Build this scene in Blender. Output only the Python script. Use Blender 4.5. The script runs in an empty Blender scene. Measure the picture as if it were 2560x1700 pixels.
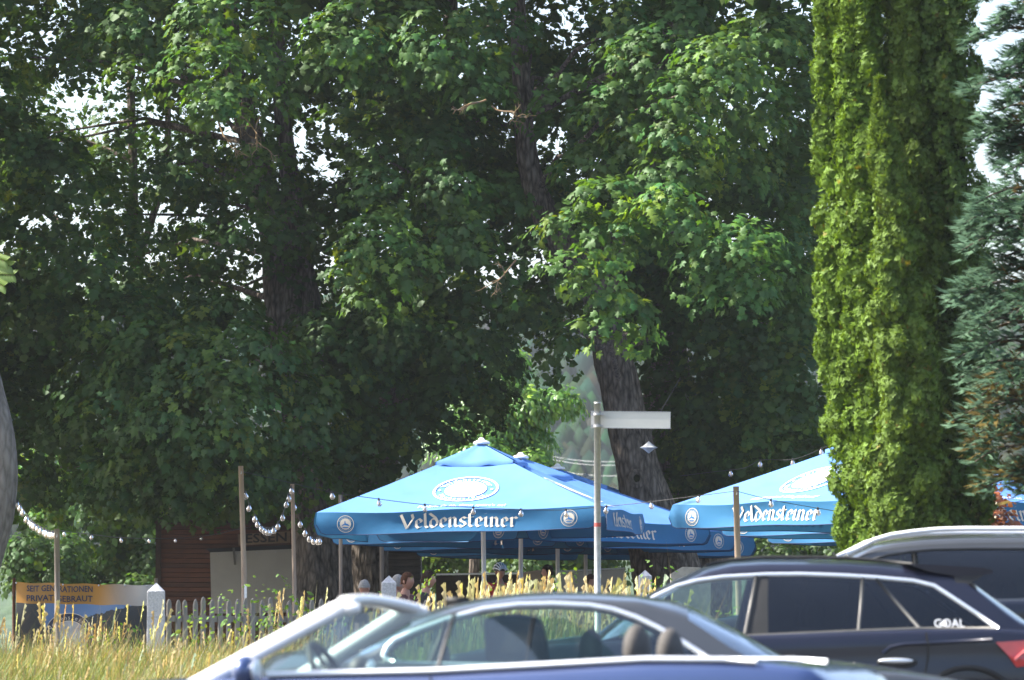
import bpy, math, random
import numpy as np
from mathutils import Vector, Matrix

R = math.radians
rng = np.random.RandomState(7)
random.seed(7)
scene = bpy.context.scene
col = scene.collection

# ------------------------------------------------------------------ camera, sky, sun, exposure
F = 12600.0                       # focal length in pixels of the 2560 px wide photograph
PITCH = math.atan(810.0 / F)
CZ = 1.0
cam_d = bpy.data.cameras.new('camera')
cam = bpy.data.objects.new('camera', cam_d)
col.objects.link(cam)
cam.location = (0, 0, CZ)
cam.rotation_euler = (R(90) + PITCH, 0, 0)
cam_d.sensor_width = 36.0
cam_d.lens = 36.0 * F / 2560.0
cam_d.clip_start = 0.5
cam_d.clip_end = 4000
cam_d.dof.use_dof = True
cam_d.dof.focus_distance = 73.0
cam_d.dof.aperture_fstop = 4.2
scene.camera = cam

SUN_EL, SUN_AZ = 46.0, 4.0       # from the left, slightly behind the scene
S = Vector((-math.cos(R(SUN_EL)) * math.cos(R(SUN_AZ)), math.cos(R(SUN_EL)) * math.sin(R(SUN_AZ)), math.sin(R(SUN_EL))))
world = bpy.data.worlds.new('World')
scene.world = world
world.use_nodes = True
wn = world.node_tree.nodes
wl = world.node_tree.links
bg = wn['Background']
sky = wn.new('ShaderNodeTexSky')
sky.sky_type = 'NISHITA'
sky.sun_disc = False
sky.sun_elevation = R(SUN_EL)
sky.sun_rotation = math.atan2(S.x, S.y)
sky.dust_density = 3.0
sky.air_density = 1.0
wl.new(sky.outputs[0], bg.inputs[0])
bg.inputs[1].default_value = 0.145
sun_d = bpy.data.lights.new('sun', 'SUN')
sun_d.energy = 5.0
sun_d.angle = R(0.5)
sun_d.color = (1.0, 0.95, 0.86)
sun = bpy.data.objects.new('sun', sun_d)
sun.rotation_euler = S.to_track_quat('Z', 'Y').to_euler()
col.objects.link(sun)
scene.view_settings.view_transform = 'Standard'
scene.view_settings.look = 'None'
scene.view_settings.exposure = 1.5
scene.view_settings.gamma = 1.0
scene.view_settings.use_curve_mapping = False
scene.cycles.max_bounces = 7
scene.cycles.diffuse_bounces = 3
scene.cycles.glossy_bounces = 3
scene.cycles.transmission_bounces = 4
scene.cycles.transparent_max_bounces = 16
scene.cycles.caustics_reflective = False
scene.cycles.caustics_refractive = False
scene.cycles.sample_clamp_indirect = 6.0
scene.cycles.use_denoising = True


def at(px, py, Y):
    """The point at depth Y that photograph pixel (px, py) shows."""
    dx, dy = (px - 1280.0) / F, (850.0 - py) / F
    k = Y / (math.cos(PITCH) - dy * math.sin(PITCH))
    return Vector((dx * k, Y, CZ + (math.sin(PITCH) + dy * math.cos(PITCH)) * k))


# ------------------------------------------------------------------ helpers
def tag(o, label=None, cat=None, group=None, kind=None):
    if label: o['label'] = label
    if cat: o['category'] = cat
    if group: o['group'] = group
    if kind: o['kind'] = kind
    return o


def empty(name, loc=(0, 0, 0), rz=0.0, label=None, cat=None, group=None):
    o = bpy.data.objects.new(name, None)
    o.empty_display_size = 0.1
    col.objects.link(o)
    o.location = loc
    o.rotation_euler = (0, 0, rz)
    return tag(o, label, cat, group)


def link(name, me, m=None, parent=None, loc=None, smooth=False):
    o = bpy.data.objects.new(name, me)
    col.objects.link(o)
    if m is not None and not me.materials:
        me.materials.append(m)
    if parent is not None:
        o.parent = parent
    if loc is not None:
        o.location = loc
    if smooth:
        me.polygons.foreach_set('use_smooth', [True] * len(me.polygons))
    return o


def copy_tree(o, parent=None):
    c = o.copy()
    col.objects.link(c)
    c.parent = parent
    for ch in [x for x in o.children]:
        copy_tree(ch, c)
    return c


class MB:
    """Collects boxes, tubes, lofts and polygons for ONE mesh."""
    def __init__(self):
        self.v, self.f = [], []

    def add(self, vs, fs):
        n = len(self.v)
        self.v.extend([tuple(p) for p in vs])
        self.f.extend([tuple(i + n for i in f) for f in fs])
        return self

    def box(self, c, s, rot=None):
        hx, hy, hz = s[0] / 2, s[1] / 2, s[2] / 2
        vs = [Vector((x, y, z)) for z in (-hz, hz) for y in (-hy, hy) for x in (-hx, hx)]
        if rot is not None:
            vs = [rot @ p for p in vs]
        c = Vector(c)
        return self.add([p + c for p in vs], [(0, 2, 3, 1), (4, 5, 7, 6), (0, 1, 5, 4), (2, 6, 7, 3), (0, 4, 6, 2), (1, 3, 7, 5)])

    def grid(self, P, close_u=False, close_v=False):
        """P[i][j] -> points"""
        nu, nv = len(P), len(P[0])
        vs = [p for row in P for p in row]
        fs = []
        for i in range(nu if close_u else nu - 1):
            for j in range(nv if close_v else nv - 1):
                a, b = i, (i + 1) % nu
                c, d = j, (j + 1) % nv
                fs.append((a * nv + c, b * nv + c, b * nv + d, a * nv + d))
        return self.add(vs, fs)

    def tube(self, pts, r, seg=8, cap=True):
        pts = [Vector(p) for p in pts]
        n = len(pts)
        rs = r if isinstance(r, (list, tuple)) else [r] * n
        up = Vector((0, 0, 1))
        rows = []
        prev = None
        for i, p in enumerate(pts):
            t = (pts[min(i + 1, n - 1)] - pts[max(i - 1, 0)]).normalized()
            if prev is None:
                a = t.cross(up)
                if a.length < 1e-3:
                    a = t.cross(Vector((1, 0, 0)))
            else:
                a = prev - t * prev.dot(t)
            a.normalize()
            prev = a
            b = t.cross(a)
            rows.append([p + (a * math.cos(2 * math.pi * k / seg) + b * math.sin(2 * math.pi * k / seg)) * rs[i] for k in range(seg)])
        n0 = len(self.v)
        self.grid(rows, close_v=True)
        if cap:
            self.f.append(tuple(n0 + k for k in range(seg))[::-1])
            self.f.append(tuple(n0 + (n - 1) * seg + k for k in range(seg)))
        return self

    def lathe(self, prof, c=(0, 0, 0), seg=16):
        c = Vector(c)
        rows = [[c + Vector((r * math.cos(2 * math.pi * k / seg), r * math.sin(2 * math.pi * k / seg), z)) for k in range(seg)] for r, z in prof]
        return self.grid(rows, close_v=True)

    def ball(self, c, r, seg=10, rings=7, sc=(1, 1, 1)):
        prof = [(math.sin(math.pi * i / rings) * r, -math.cos(math.pi * i / rings) * r) for i in range(rings + 1)]
        prof[0] = (1e-4, -r); prof[-1] = (1e-4, r)
        c = Vector(c)
        rows = [[c + Vector((q * math.cos(2 * math.pi * k / seg) * sc[0], q * math.sin(2 * math.pi * k / seg) * sc[1], z * sc[2])) for k in range(seg)] for q, z in prof]
        return self.grid(rows, close_v=True)

    def mesh(self, name):
        me = bpy.data.meshes.new(name)
        me.from_pydata(self.v, [], self.f)
        me.validate(clean_customdata=False)
        me.update()
        return me

    def build(self, name, m, parent=None, smooth=False, loc=None):
        return link(name, self.mesh(name), m, parent, loc, smooth)


def np_mesh(name, V, Fc, nper, tint=None):
    """V (n,3), Fc flat loop indices, nper corners per face (constant)."""
    me = bpy.data.meshes.new(name)
    nf = len(Fc) // nper
    me.vertices.add(len(V))
    me.vertices.foreach_set('co', np.ascontiguousarray(V, dtype=np.float32).ravel())
    me.loops.add(len(Fc))
    me.loops.foreach_set('vertex_index', np.ascontiguousarray(Fc, dtype=np.int32))
    me.polygons.add(nf)
    me.polygons.foreach_set('loop_start', np.arange(0, nf * nper, nper, dtype=np.int32))
    if tint is not None:
        a = me.attributes.new('tint', 'FLOAT_COLOR', 'POINT')
        c = np.ones((len(V), 4), dtype=np.float32)
        c[:, :3] = tint
        a.data.foreach_set('color', c.ravel())
    me.update(calc_edges=True)
    me.validate(clean_customdata=False)
    return me


def instance_np(name, tv, tf, pos, X, Yv, Z, size, tint=None):
    """One mesh made of many copies of template (tv, tf triangles) with frames X,Y,Z (n,3) and sizes."""
    n, k = len(pos), len(tv)
    size = np.asarray(size)
    if size.ndim == 1: size = np.repeat(size[:, None], 3, 1)
    V = pos[:, None, :] + (tv[None, :, 0, None] * size[:, None, 0, None]) * X[:, None, :] + (tv[None, :, 1, None] * size[:, None, 1, None]) * Yv[:, None, :] + (tv[None, :, 2, None] * size[:, None, 2, None]) * Z[:, None, :]
    Fc = (tf[None, :, :] + (np.arange(n) * k)[:, None, None]).reshape(-1)
    t = None
    if tint is not None:
        t = np.repeat(tint, k, axis=0)
    return np_mesh(name, V.reshape(-1, 3), Fc, 3, t)


def nrm(a):
    return a / np.maximum(np.linalg.norm(a, axis=-1, keepdims=True), 1e-9)


# ------------------------------------------------------------------ materials
def new_mat(name):
    m = bpy.data.materials.new(name)
    m.use_nodes = True
    nt = m.node_tree
    return m, nt.nodes, nt.links, nt.nodes['Principled BSDF']


def mat(name, c, rough=0.6, metal=0.0, var=0.15, scale=8.0, bump=0.0, bscale=None, spec=0.5, coat=0.0, stretch=None, c2=None, dist=0.01):
    m, N, L, b = new_mat(name)
    b.inputs['Roughness'].default_value = rough
    b.inputs['Metallic'].default_value = metal
    b.inputs['Specular IOR Level'].default_value = spec
    b.inputs['Coat Weight'].default_value = coat
    b.inputs['Coat Roughness'].default_value = 0.04
    tc = N.new('ShaderNodeTexCoord')
    vec = tc.outputs['Object']
    if stretch:
        mp = N.new('ShaderNodeMapping')
        mp.inputs['Scale'].default_value = stretch
        L.new(vec, mp.inputs['Vector'])
        vec = mp.outputs[0]
    nz = N.new('ShaderNodeTexNoise')
    nz.inputs['Scale'].default_value = scale
    nz.inputs['Detail'].default_value = 6
    nz.inputs['Roughness'].default_value = 0.65
    L.new(vec, nz.inputs['Vector'])
    rp = N.new('ShaderNodeValToRGB')
    a = c2 if c2 else tuple(x * (1 - var) for x in c)
    d = c if c2 else tuple(min(1, x * (1 + var)) for x in c)
    rp.color_ramp.elements[0].position = 0.32
    rp.color_ramp.elements[1].position = 0.68
    rp.color_ramp.elements[0].color = (*a, 1)
    rp.color_ramp.elements[1].color = (*d, 1)
    L.new(nz.outputs['Fac'], rp.inputs['Fac'])
    L.new(rp.outputs[0], b.inputs['Base Color'])
    if bump > 0:
        nb = N.new('ShaderNodeTexNoise')
        nb.inputs['Scale'].default_value = bscale or scale * 3
        nb.inputs['Detail'].default_value = 5
        L.new(vec, nb.inputs['Vector'])
        bp = N.new('ShaderNodeBump')
        bp.inputs['Strength'].default_value = bump
        bp.inputs['Distance'].default_value = dist
        L.new(nb.outputs['Fac'], bp.inputs['Height'])
        L.new(bp.outputs[0], b.inputs['Normal'])
    return m


def leaf_mat(name, trans=0.4, gloss=0.06, rough=0.38, gain=(1, 1, 1), tgain=(1.2, 1.35, 0.5)):
    m, N, L, b = new_mat(name)
    N.remove(b)
    out = N['Material Output']
    at_ = N.new('ShaderNodeAttribute'); at_.attribute_name = 'tint'
    g1 = N.new('ShaderNodeMix'); g1.data_type = 'RGBA'; g1.blend_type = 'MULTIPLY'; g1.inputs[0].default_value = 1
    L.new(at_.outputs['Color'], g1.inputs[6]); g1.inputs[7].default_value = (*gain, 1)
    g2 = N.new('ShaderNodeMix'); g2.data_type = 'RGBA'; g2.blend_type = 'MULTIPLY'; g2.inputs[0].default_value = 1
    L.new(at_.outputs['Color'], g2.inputs[6]); g2.inputs[7].default_value = (*tgain, 1)
    d = N.new('ShaderNodeBsdfDiffuse'); L.new(g1.outputs[2], d.inputs[0])
    t = N.new('ShaderNodeBsdfTranslucent'); L.new(g2.outputs[2], t.inputs[0])
    mx = N.new('ShaderNodeMixShader'); mx.inputs[0].default_value = trans
    L.new(d.outputs[0], mx.inputs[1]); L.new(t.outputs[0], mx.inputs[2])
    gl = N.new('ShaderNodeBsdfGlossy'); gl.inputs['Roughness'].default_value = rough
    gl.inputs[0].default_value = (0.78, 0.9, 0.76, 1)
    m2 = N.new('ShaderNodeMixShader'); m2.inputs[0].default_value = gloss
    L.new(mx.outputs[0], m2.inputs[1]); L.new(gl.outputs[0], m2.inputs[2])
    L.new(m2.outputs[0], out.inputs[0])
    return m


def cloth_mat(name, c, trans=0.25, scale=2.0, var=0.08, tcol=None):
    m, N, L, b = new_mat(name)
    out = N['Material Output']
    b.inputs['Roughness'].default_value = 0.75
    b.inputs['Specular IOR Level'].default_value = 0.25
    tc = N.new('ShaderNodeTexCoord')
    nz = N.new('ShaderNodeTexNoise'); nz.inputs['Scale'].default_value = scale; nz.inputs['Detail'].default_value = 6
    L.new(tc.outputs['Object'], nz.inputs['Vector'])
    rp = N.new('ShaderNodeValToRGB')
    rp.color_ramp.elements[0].position = .3; rp.color_ramp.elements[1].position = .7
    rp.color_ramp.elements[0].color = (*[x * (1 - var) for x in c], 1)
    rp.color_ramp.elements[1].color = (*[min(1, x * (1 + var)) for x in c], 1)
    L.new(nz.outputs['Fac'], rp.inputs[0]); L.new(rp.outputs[0], b.inputs['Base Color'])
    nb = N.new('ShaderNodeTexNoise'); nb.inputs['Scale'].default_value = 5.0; nb.inputs['Detail'].default_value = 3
    L.new(tc.outputs['Object'], nb.inputs['Vector'])
    bp = N.new('ShaderNodeBump'); bp.inputs['Strength'].default_value = .35; bp.inputs['Distance'].default_value = .02
    L.new(nb.outputs['Fac'], bp.inputs['Height']); L.new(bp.outputs[0], b.inputs['Normal'])
    t = N.new('ShaderNodeBsdfTranslucent'); t.inputs[0].default_value = (*(tcol or c), 1)
    mx = N.new('ShaderNodeMixShader'); mx.inputs[0].default_value = trans
    L.new(b.outputs[0], mx.inputs[1]); L.new(t.outputs[0], mx.inputs[2]); L.new(mx.outputs[0], out.inputs[0])
    return m


def glass_mat(name, tint, refl=1.0, rough=0.02):
    m, N, L, b = new_mat(name)
    N.remove(b)
    out = N['Material Output']
    tr = N.new('ShaderNodeBsdfTransparent'); tr.inputs[0].default_value = (*tint, 1)
    gl = N.new('ShaderNodeBsdfGlossy'); gl.inputs['Roughness'].default_value = rough
    gl.inputs[0].default_value = (.95, .97, 1, 1)
    fr = N.new('ShaderNodeFresnel'); fr.inputs[0].default_value = 1.5
    mu = N.new('ShaderNodeMath'); mu.operation = 'MULTIPLY'; mu.inputs[1].default_value = refl; mu.use_clamp = True
    L.new(fr.outputs[0], mu.inputs[0])
    mx = N.new('ShaderNodeMixShader')
    L.new(mu.outputs[0], mx.inputs[0]); L.new(tr.outputs[0], mx.inputs[1]); L.new(gl.outputs[0], mx.inputs[2])
    L.new(mx.outputs[0], out.inputs[0])
    return m


def bark_mat(name, c1, c2, sx=9.0, bump=0.9):
    m, N, L, b = new_mat(name)
    b.inputs['Roughness'].default_value = .9
    b.inputs['Specular IOR Level'].default_value = .15
    tc = N.new('ShaderNodeTexCoord')
    mp = N.new('ShaderNodeMapping'); mp.inputs['Scale'].default_value = (1, 1, .27)
    L.new(tc.outputs['Object'], mp.inputs['Vector'])
    nz = N.new('ShaderNodeTexNoise'); nz.inputs['Scale'].default_value = sx; nz.inputs['Detail'].default_value = 7; nz.inputs['Roughness'].default_value = .7
    L.new(mp.outputs[0], nz.inputs['Vector'])
    vo = N.new('ShaderNodeTexVoronoi'); vo.inputs['Scale'].default_value = sx * 1.6; vo.feature = 'DISTANCE_TO_EDGE'
    L.new(mp.outputs[0], vo.inputs['Vector'])
    ad = N.new('ShaderNodeMath'); ad.operation = 'MULTIPLY_ADD'; ad.inputs[1].default_value = .8
    L.new(vo.outputs['Distance'], ad.inputs[0]); L.new(nz.outputs['Fac'], ad.inputs[2])
    rp = N.new('ShaderNodeValToRGB')
    rp.color_ramp.elements[0].position = .38; rp.color_ramp.elements[1].position = .85
    rp.color_ramp.elements[0].color = (*c1, 1); rp.color_ramp.elements[1].color = (*c2, 1)
    L.new(ad.outputs[0], rp.inputs[0]); L.new(rp.outputs[0], b.inputs['Base Color'])
    bp = N.new('ShaderNodeBump'); bp.inputs['Strength'].default_value = bump; bp.inputs['Distance'].default_value = .04
    L.new(ad.outputs[0], bp.inputs['Height']); L.new(bp.outputs[0], b.inputs['Normal'])
    return m


M = {}
M['asphalt'] = mat('asphalt', (.05, .05, .052), .9, var=.25, scale=30, bump=.4)
M['soil'] = mat('soil', (.09, .085, .045), .95, var=.35, scale=3, bump=.5)
M['gravel'] = mat('gravel', (.17, .15, .12), .95, var=.3, scale=25, bump=.5)
M['hill'] = mat('hill_forest', (.05, .09, .035), .95, c2=(.018, .038, .02), scale=.07, bump=.9, bscale=.12, dist=4)
M['bark_dark'] = bark_mat('bark_dark', (.022, .018, .015), (.2, .165, .135))
M['bark_grey'] = bark_mat('bark_grey', (.10, .09, .08), (.24, .22, .2), 9, .6)
M['lichen'] = mat('lichen_twig', (.27, .155, .045), .9, c2=(.13, .12, .10), scale=14)
M['maple'] = leaf_mat('maple_leaf', .4, .022, .5, tgain=(1.8, 1.6, .42))
M['ash'] = leaf_mat('ash_leaf', .5, .05)
M['thuja'] = leaf_mat('thuja_spray', .3, .02, .55, tgain=(1.25, 1.2, .5))
M['cypress'] = leaf_mat('cypress_spray', .2, .015, .6, tgain=(1, 1.1, .8))
M['redleaf'] = leaf_mat('red_leaf', .4, .05)
M['grass'] = leaf_mat('grass_blade', .35, .03, .5, tgain=(1.1, 1.05, .6))
M['core'] = mat('dark_core', (.012, .02, .006), 1.0, var=.4, scale=6, spec=0)
M['granite'] = mat('granite', (.6, .6, .62), .85, c2=(.34, .34, .36), scale=45, bump=.5, bscale=25, dist=.01)
M['picket'] = mat('weathered_wood', (.38, .35, .31), .9, c2=(.17, .155, .14), scale=12, stretch=(1, 1, .15), bump=.4)
M['post_wood'] = mat('post_wood', (.43, .33, .25), .85, c2=(.24, .18, .135), scale=10, stretch=(1, 1, .12), bump=.4)
M['post_grey'] = mat('post_wood_grey', (.3, .26, .225), .9, c2=(.15, .125, .11), scale=10, stretch=(1, 1, .12), bump=.4)
M['board'] = mat('brown_boards', (.13, .046, .02), .75, c2=(.035, .014, .009), scale=3.2, stretch=(.5, 1, 2.5), bump=.3)
M['board_dark'] = mat('dark_boards', (.05, .03, .02), .85, c2=(.02, .013, .01), scale=4, stretch=(.4, 1, 2.5), bump=.3)
M['board_grey'] = mat('grey_boards', (.12, .1, .085), .9, c2=(.045, .037, .032), scale=4, stretch=(.4, 1, 2.5), bump=.3)
M['sign_wood'] = mat('sign_wood', (.2, .135, .085), .8, var=.25, scale=5, stretch=(.3, 1, 2))
M['panel_white'] = mat('painted_panel', (.36, .35, .33), .7, var=.06, scale=3)
M['metal_roof'] = mat('roof_sheet', (.55, .56, .58), .45, .6, var=.15, scale=6)
M['black'] = mat('black_paint', (.012, .012, .012), .6, var=.2)
M['dark_ink'] = mat('dark_ink', (.02, .018, .018), .7, var=.15)
M['navy_ink'] = mat('navy_ink', (.022, .03, .06), .7, var=.1)
M['galv'] = mat('galvanised_steel', (.5, .51, .53), .5, .3, c2=(.36, .37, .39), scale=20)
M['sign_white'] = mat('white_sign_plate', (.62, .62, .6), .55, var=.05, scale=4)
M['screen_glass'] = glass_mat('open_car_windscreen', (.80, .88, .86), .3, .1)
M['sticker'] = mat('red_sticker', (.5, .08, .07), .6)
M['pole'] = mat('parasol_pole', (.6, .59, .58), .4, .2, var=.05)
M['white_cap'] = mat('white_plastic', (.8, .8, .8), .4, var=.04)
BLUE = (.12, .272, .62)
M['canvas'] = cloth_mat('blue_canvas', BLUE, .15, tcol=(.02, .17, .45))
M['canvas_shaded'] = cloth_mat('blue_canvas_shaded', (.03, .15, .30), .12, tcol=(.02, .14, .28))  # same cloth as the canopy, its colour darkened for the rim's shade
M['print'] = mat('cream_print', (.60, .54, .45), .8, var=.05)
M['print_white'] = mat('white_print', (.84, .84, .84), .8, var=.04)
M['print_blue'] = mat('blue_print', (.025, .16, .4), .8, var=.05)
M['seam'] = mat('dark_seam', (.008, .03, .1), .8)
M['wire'] = mat('cable', (.02, .02, .02), .6)
M['bulb'] = glass_mat('bulb_glass', (.9, .88, .84), 1.6, .08)
M['bulb_core'] = mat('bulb_filament_support', (.75, .6, .5), .5)
M['skin'] = mat('skin', (.36, .18, .125), .55, var=.08)
M['hair_brown'] = mat('brown_hair', (.03, .018, .012), .9, var=.4, scale=40, spec=.1)
M['hair_grey'] = mat('grey_hair', (.24, .225, .21), .8, var=.3, scale=40)
M['hair_red'] = mat('auburn_hair', (.06, .026, .015), .9, var=.4, scale=40, spec=.1)
M['shirt_black'] = mat('black_shirt', (.015, .015, .018), .85)
M['shirt_red'] = mat('red_shirt', (.45, .03, .025), .8)
M['shirt_maroon'] = mat('maroon_shirt', (.09, .02, .02), .8)
M['shirt_navy'] = mat('navy_shirt', (.02, .03, .06), .8)
M['shirt_pink'] = mat('pale_shirt', (.5, .4, .38), .8)
M['jeans'] = mat('jeans', (.04, .06, .11), .9)
M['bench'] = mat('bench_wood', (.4, .25, .1), .6, var=.2, scale=6, stretch=(1, 4, 1))
M['tan_panel'] = mat('tan_panel', (.32, .25, .17), .8, var=.2, scale=4)
M['chrome'] = mat('bright_trim', (.86, .88, .9), .38, .8, var=.02)
M['car_blue'] = mat('blue_car_paint', (.045, .075, .19), .3, .35, var=.04, coat=1.0, scale=2)
M['car_black'] = mat('black_car_paint', (.013, .015, .03), .3, .1, var=.05, coat=.7, scale=2, spec=.15)
M['car_navy'] = mat('navy_car_paint', (.008, .011, .022), .3, .2, var=.05, coat=.7, scale=2, spec=.15)
M['car_grey'] = mat('grey_car_paint', (.06, .064, .07), .35, .4, var=.04, coat=1.0, scale=2)
M['silver'] = mat('silver_frame_paint', (.84, .84, .86), .45, .0, var=.03, coat=.6)
M['rubber'] = mat('rubber', (.012, .012, .012), .8)
M['plastic'] = mat('grey_plastic', (.045, .045, .045), .6)
M['strip_beige'] = mat('dull_trim_strip', (.11, .105, .095), .5, .1)
M['seat'] = mat('seat_cloth', (.075, .068, .062), .85, var=.15, scale=30)
M['mesh_shade'] = mat('sunshade_mesh', (.06, .055, .05), .9, var=.1, scale=60)
M['rim'] = mat('alloy', (.45, .45, .46), .3, .9)
M['lamp_red'] = mat('red_lens', (.55, .015, .02), .12, coat=1)
M['lamp_pink'] = mat('pale_red_lens', (.75, .16, .14), .2, coat=1)
M['lamp_white'] = mat('clear_lens', (.7, .7, .72), .1, coat=1)
M['glass_green'] = glass_mat('green_tint_glass', (.66, .80, .74), 2.0)
M['glass_dark'] = glass_mat('privacy_glass', (.05, .06, .08), 1.1)
M['glass_clear'] = glass_mat('windscreen_glass', (.78, .88, .86), 2.6, .05)

# ------------------------------------------------------------------ ground, car park, garden, hill
GY = [-60, 0, 27, 35, 42, 46, 52, 58, 61.5, 63, 120, 330, 420, 520, 640, 800, 1100]
GZ = [-1.0, -.6, 0.0, .25, .42, .5, .62, .84, .93, .9, .9, .5, 6, 20, 44, 52, 40]


def gz(x, y):
    return float(np.interp(y, GY, GZ))


def fbm(x, y, s):
    return (math.sin(x * s + 1.3 * math.sin(y * s * .7)) + .5 * math.sin(2.1 * x * s + y * s * 1.7 + 1) + .3 * math.sin(4.3 * y * s - x * s * 3.1)) / 1.8


xs = [-300, -200, -120, -70, -40, -25, -16, -12, -9, -7, -5, -3, -1, 1, 3, 5, 7, 9, 12, 16, 25, 40, 70, 120, 200, 300]
ys = [-60, -30, 0, 10, 20, 27, 31, 35, 38.5, 42, 44, 46, 49, 52, 55, 58, 60, 61.5, 63, 70, 80, 95, 120, 160, 220, 300, 345]
mb = MB()
mb.grid([[(x, y, gz(x, y) + (.03 * fbm(x, y, .9) if 46 < y < 61 else 0)) for y in ys] for x in xs])
tag(mb.build('ground', M['soil'], smooth=True), kind='structure')
mb = MB()
mb.grid([[(x, y, gz(x, y) + .006) for y in ys[:11]] for x in xs[3:-3]])
tag(mb.build('parking_lot', M['asphalt'], smooth=True), kind='structure')
mb = MB()
mb.grid([[(x, y, gz(x, y) + .006) for y in ys[18:23]] for x in xs[4:-4]])
tag(mb.build('garden_gravel', M['gravel'], smooth=True), kind='structure')
mb = MB()
hx = np.linspace(-300, 300, 110)
hy = np.linspace(346, 1000, 120)
hr = np.random.RandomState(3)
J = hr.uniform(-1, 1, (110, 120))
mb.grid([[(x, y, gz(x, y) * (1 + .1 * fbm(x, y, .012)) + (J[i, j] * 1.6 + 1.2 if y > 400 else 0)) for j, y in enumerate(hy)] for i, x in enumerate(hx)])
tag(mb.build('hill', M['hill'], smooth=True), kind='structure')
# the wood on the hill: one mass of crowns
n = 4500
px_ = hr.uniform(-75, 75, n); py_ = hr.uniform(440, 720, n)
pz_ = np.array([gz(a, b) * (1 + .1 * fbm(a, b, .012)) for a, b in zip(px_, py_)])
ico = [(0, 0, 1.0)] + [(math.cos(k * 1.2566 + .3 * q) * r_, math.sin(k * 1.2566 + .3 * q) * r_, z_) for q, (z_, r_) in enumerate(((.62, .45), (.2, .62), (-.5, .5))) for k in range(5)]
tf = [(0, 1 + k, 1 + (k + 1) % 5) for k in range(5)]
for q in range(2):
    for k in range(5):
        a, b = 1 + q * 5 + k, 1 + q * 5 + (k + 1) % 5
        tf += [(a, a + 5, b), (b, a + 5, b + 5)]
tv = np.array(ico); tf = np.array(tf)
ang = hr.uniform(0, 6.28, n)
X = np.stack([np.cos(ang), np.sin(ang), 0 * ang], 1); Yv = np.stack([-np.sin(ang), np.cos(ang), 0 * ang], 1)
Z = np.tile([0, 0, 1.0], (n, 1))
sz = np.stack([hr.uniform(1.8, 3.4, n), hr.uniform(1.8, 3.4, n), hr.uniform(2.4, 4.6, n)], 1)
tint = np.stack([hr.uniform(.012, .03, n), hr.uniform(.025, .05, n), hr.uniform(.015, .028, n)], 1)
me = instance_np('far_wood', tv, tf, np.stack([px_, py_, pz_ + 1.6], 1), X, Yv, Z, sz, tint)
M['far'] = leaf_mat('far_foliage', .0, .0)
tag(link('far_wood', me, M['far']), 'far wood of small round crowns covering the hazy hillside', 'wood', kind='stuff')

# haze: one closed box of thin air round the camera and the whole scene
mb = MB()
mb.box((0, 505, 42), (640, 1090, 90))
hz = bpy.data.materials.new('haze')
hz.use_nodes = True
for nd in list(hz.node_tree.nodes):
    if nd.type == 'BSDF_PRINCIPLED': hz.node_tree.nodes.remove(nd)
pv = hz.node_tree.nodes.new('ShaderNodeVolumePrincipled')
pv.inputs['Density'].default_value = .00015
pv.inputs['Color'].default_value = (.88, .93, 1.0, 1)
hz.node_tree.links.new(pv.outputs[0], hz.node_tree.nodes['Material Output'].inputs['Volume'])
HAZE = mb.build('haze', hz)
tag(HAZE, 'thin pale summer haze in front of the hill', 'haze', kind='stuff')

# ------------------------------------------------------------------ foliage
half = [(.16, -.08), (.50, .10), (.30, .26), (.56, .62), (.24, .60)]
pts = [(0, 0)] + half + [(0, 1.05)] + [(-x, y) for x, y in half[::-1]]
MAPLE_V = np.array([(0, .36, .07)] + [(x, y, -.10 * abs(x) * 2 - .06 * max(0, y - .6)) for x, y in pts])
MAPLE_F = np.array([(0, 1 + i, 1 + (i + 1) % len(pts)) for i in range(len(pts))])
SIMPLE_V = np.array([(0, .28, .06), (-.14, 0, 0), (.14, 0, 0), (.5, .1, -.08), (.3, .3, -.02), (.54, .64, -.1), (0, 1.05, -.06), (-.54, .64, -.1), (-.3, .3, -.02), (-.5, .1, -.08)])
SIMPLE_F = np.array([(2, 3, 4), (0, 4, 5), (0, 5, 6), (0, 6, 7), (0, 7, 8), (1, 8, 9)])
LEAF_V = np.array([(0, 0, 0), (.22, .3, -.03), (.2, .65, -.05), (0, 1, -.08), (-.2, .65, -.05), (-.22, .3, -.03), (0, .5, .04)])
LEAF_F = np.array([(6, 0, 1), (6, 1, 2), (6, 2, 3), (6, 3, 4), (6, 4, 5), (6, 5, 0)])


def frames(normal, tip):
    Zv = nrm(normal)
    Yv = nrm(tip - Zv * (tip * Zv).sum(1, keepdims=True))
    Xv = np.cross(Yv, Zv)
    return Xv, Yv, Zv


def tints(r, n, base, jit=.25, yel=.12):
    """Leaf colours: every leaf its own green, some yellower or older than the rest."""
    c = np.tile(np.array(base), (n, 1))
    v = np.exp(r.normal(0, jit, (n, 1)))
    h = r.normal(0, .08, (n, 1))
    c = c * v * np.concatenate([1 + h * 1.6, 1 + .2 * h, 1 - h], 1)
    y = r.uniform(0, 1, n) < yel
    c[y] = c[y] * np.array([1.9, 1.45, .85])
    return np.clip(c, .004, .6)


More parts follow.
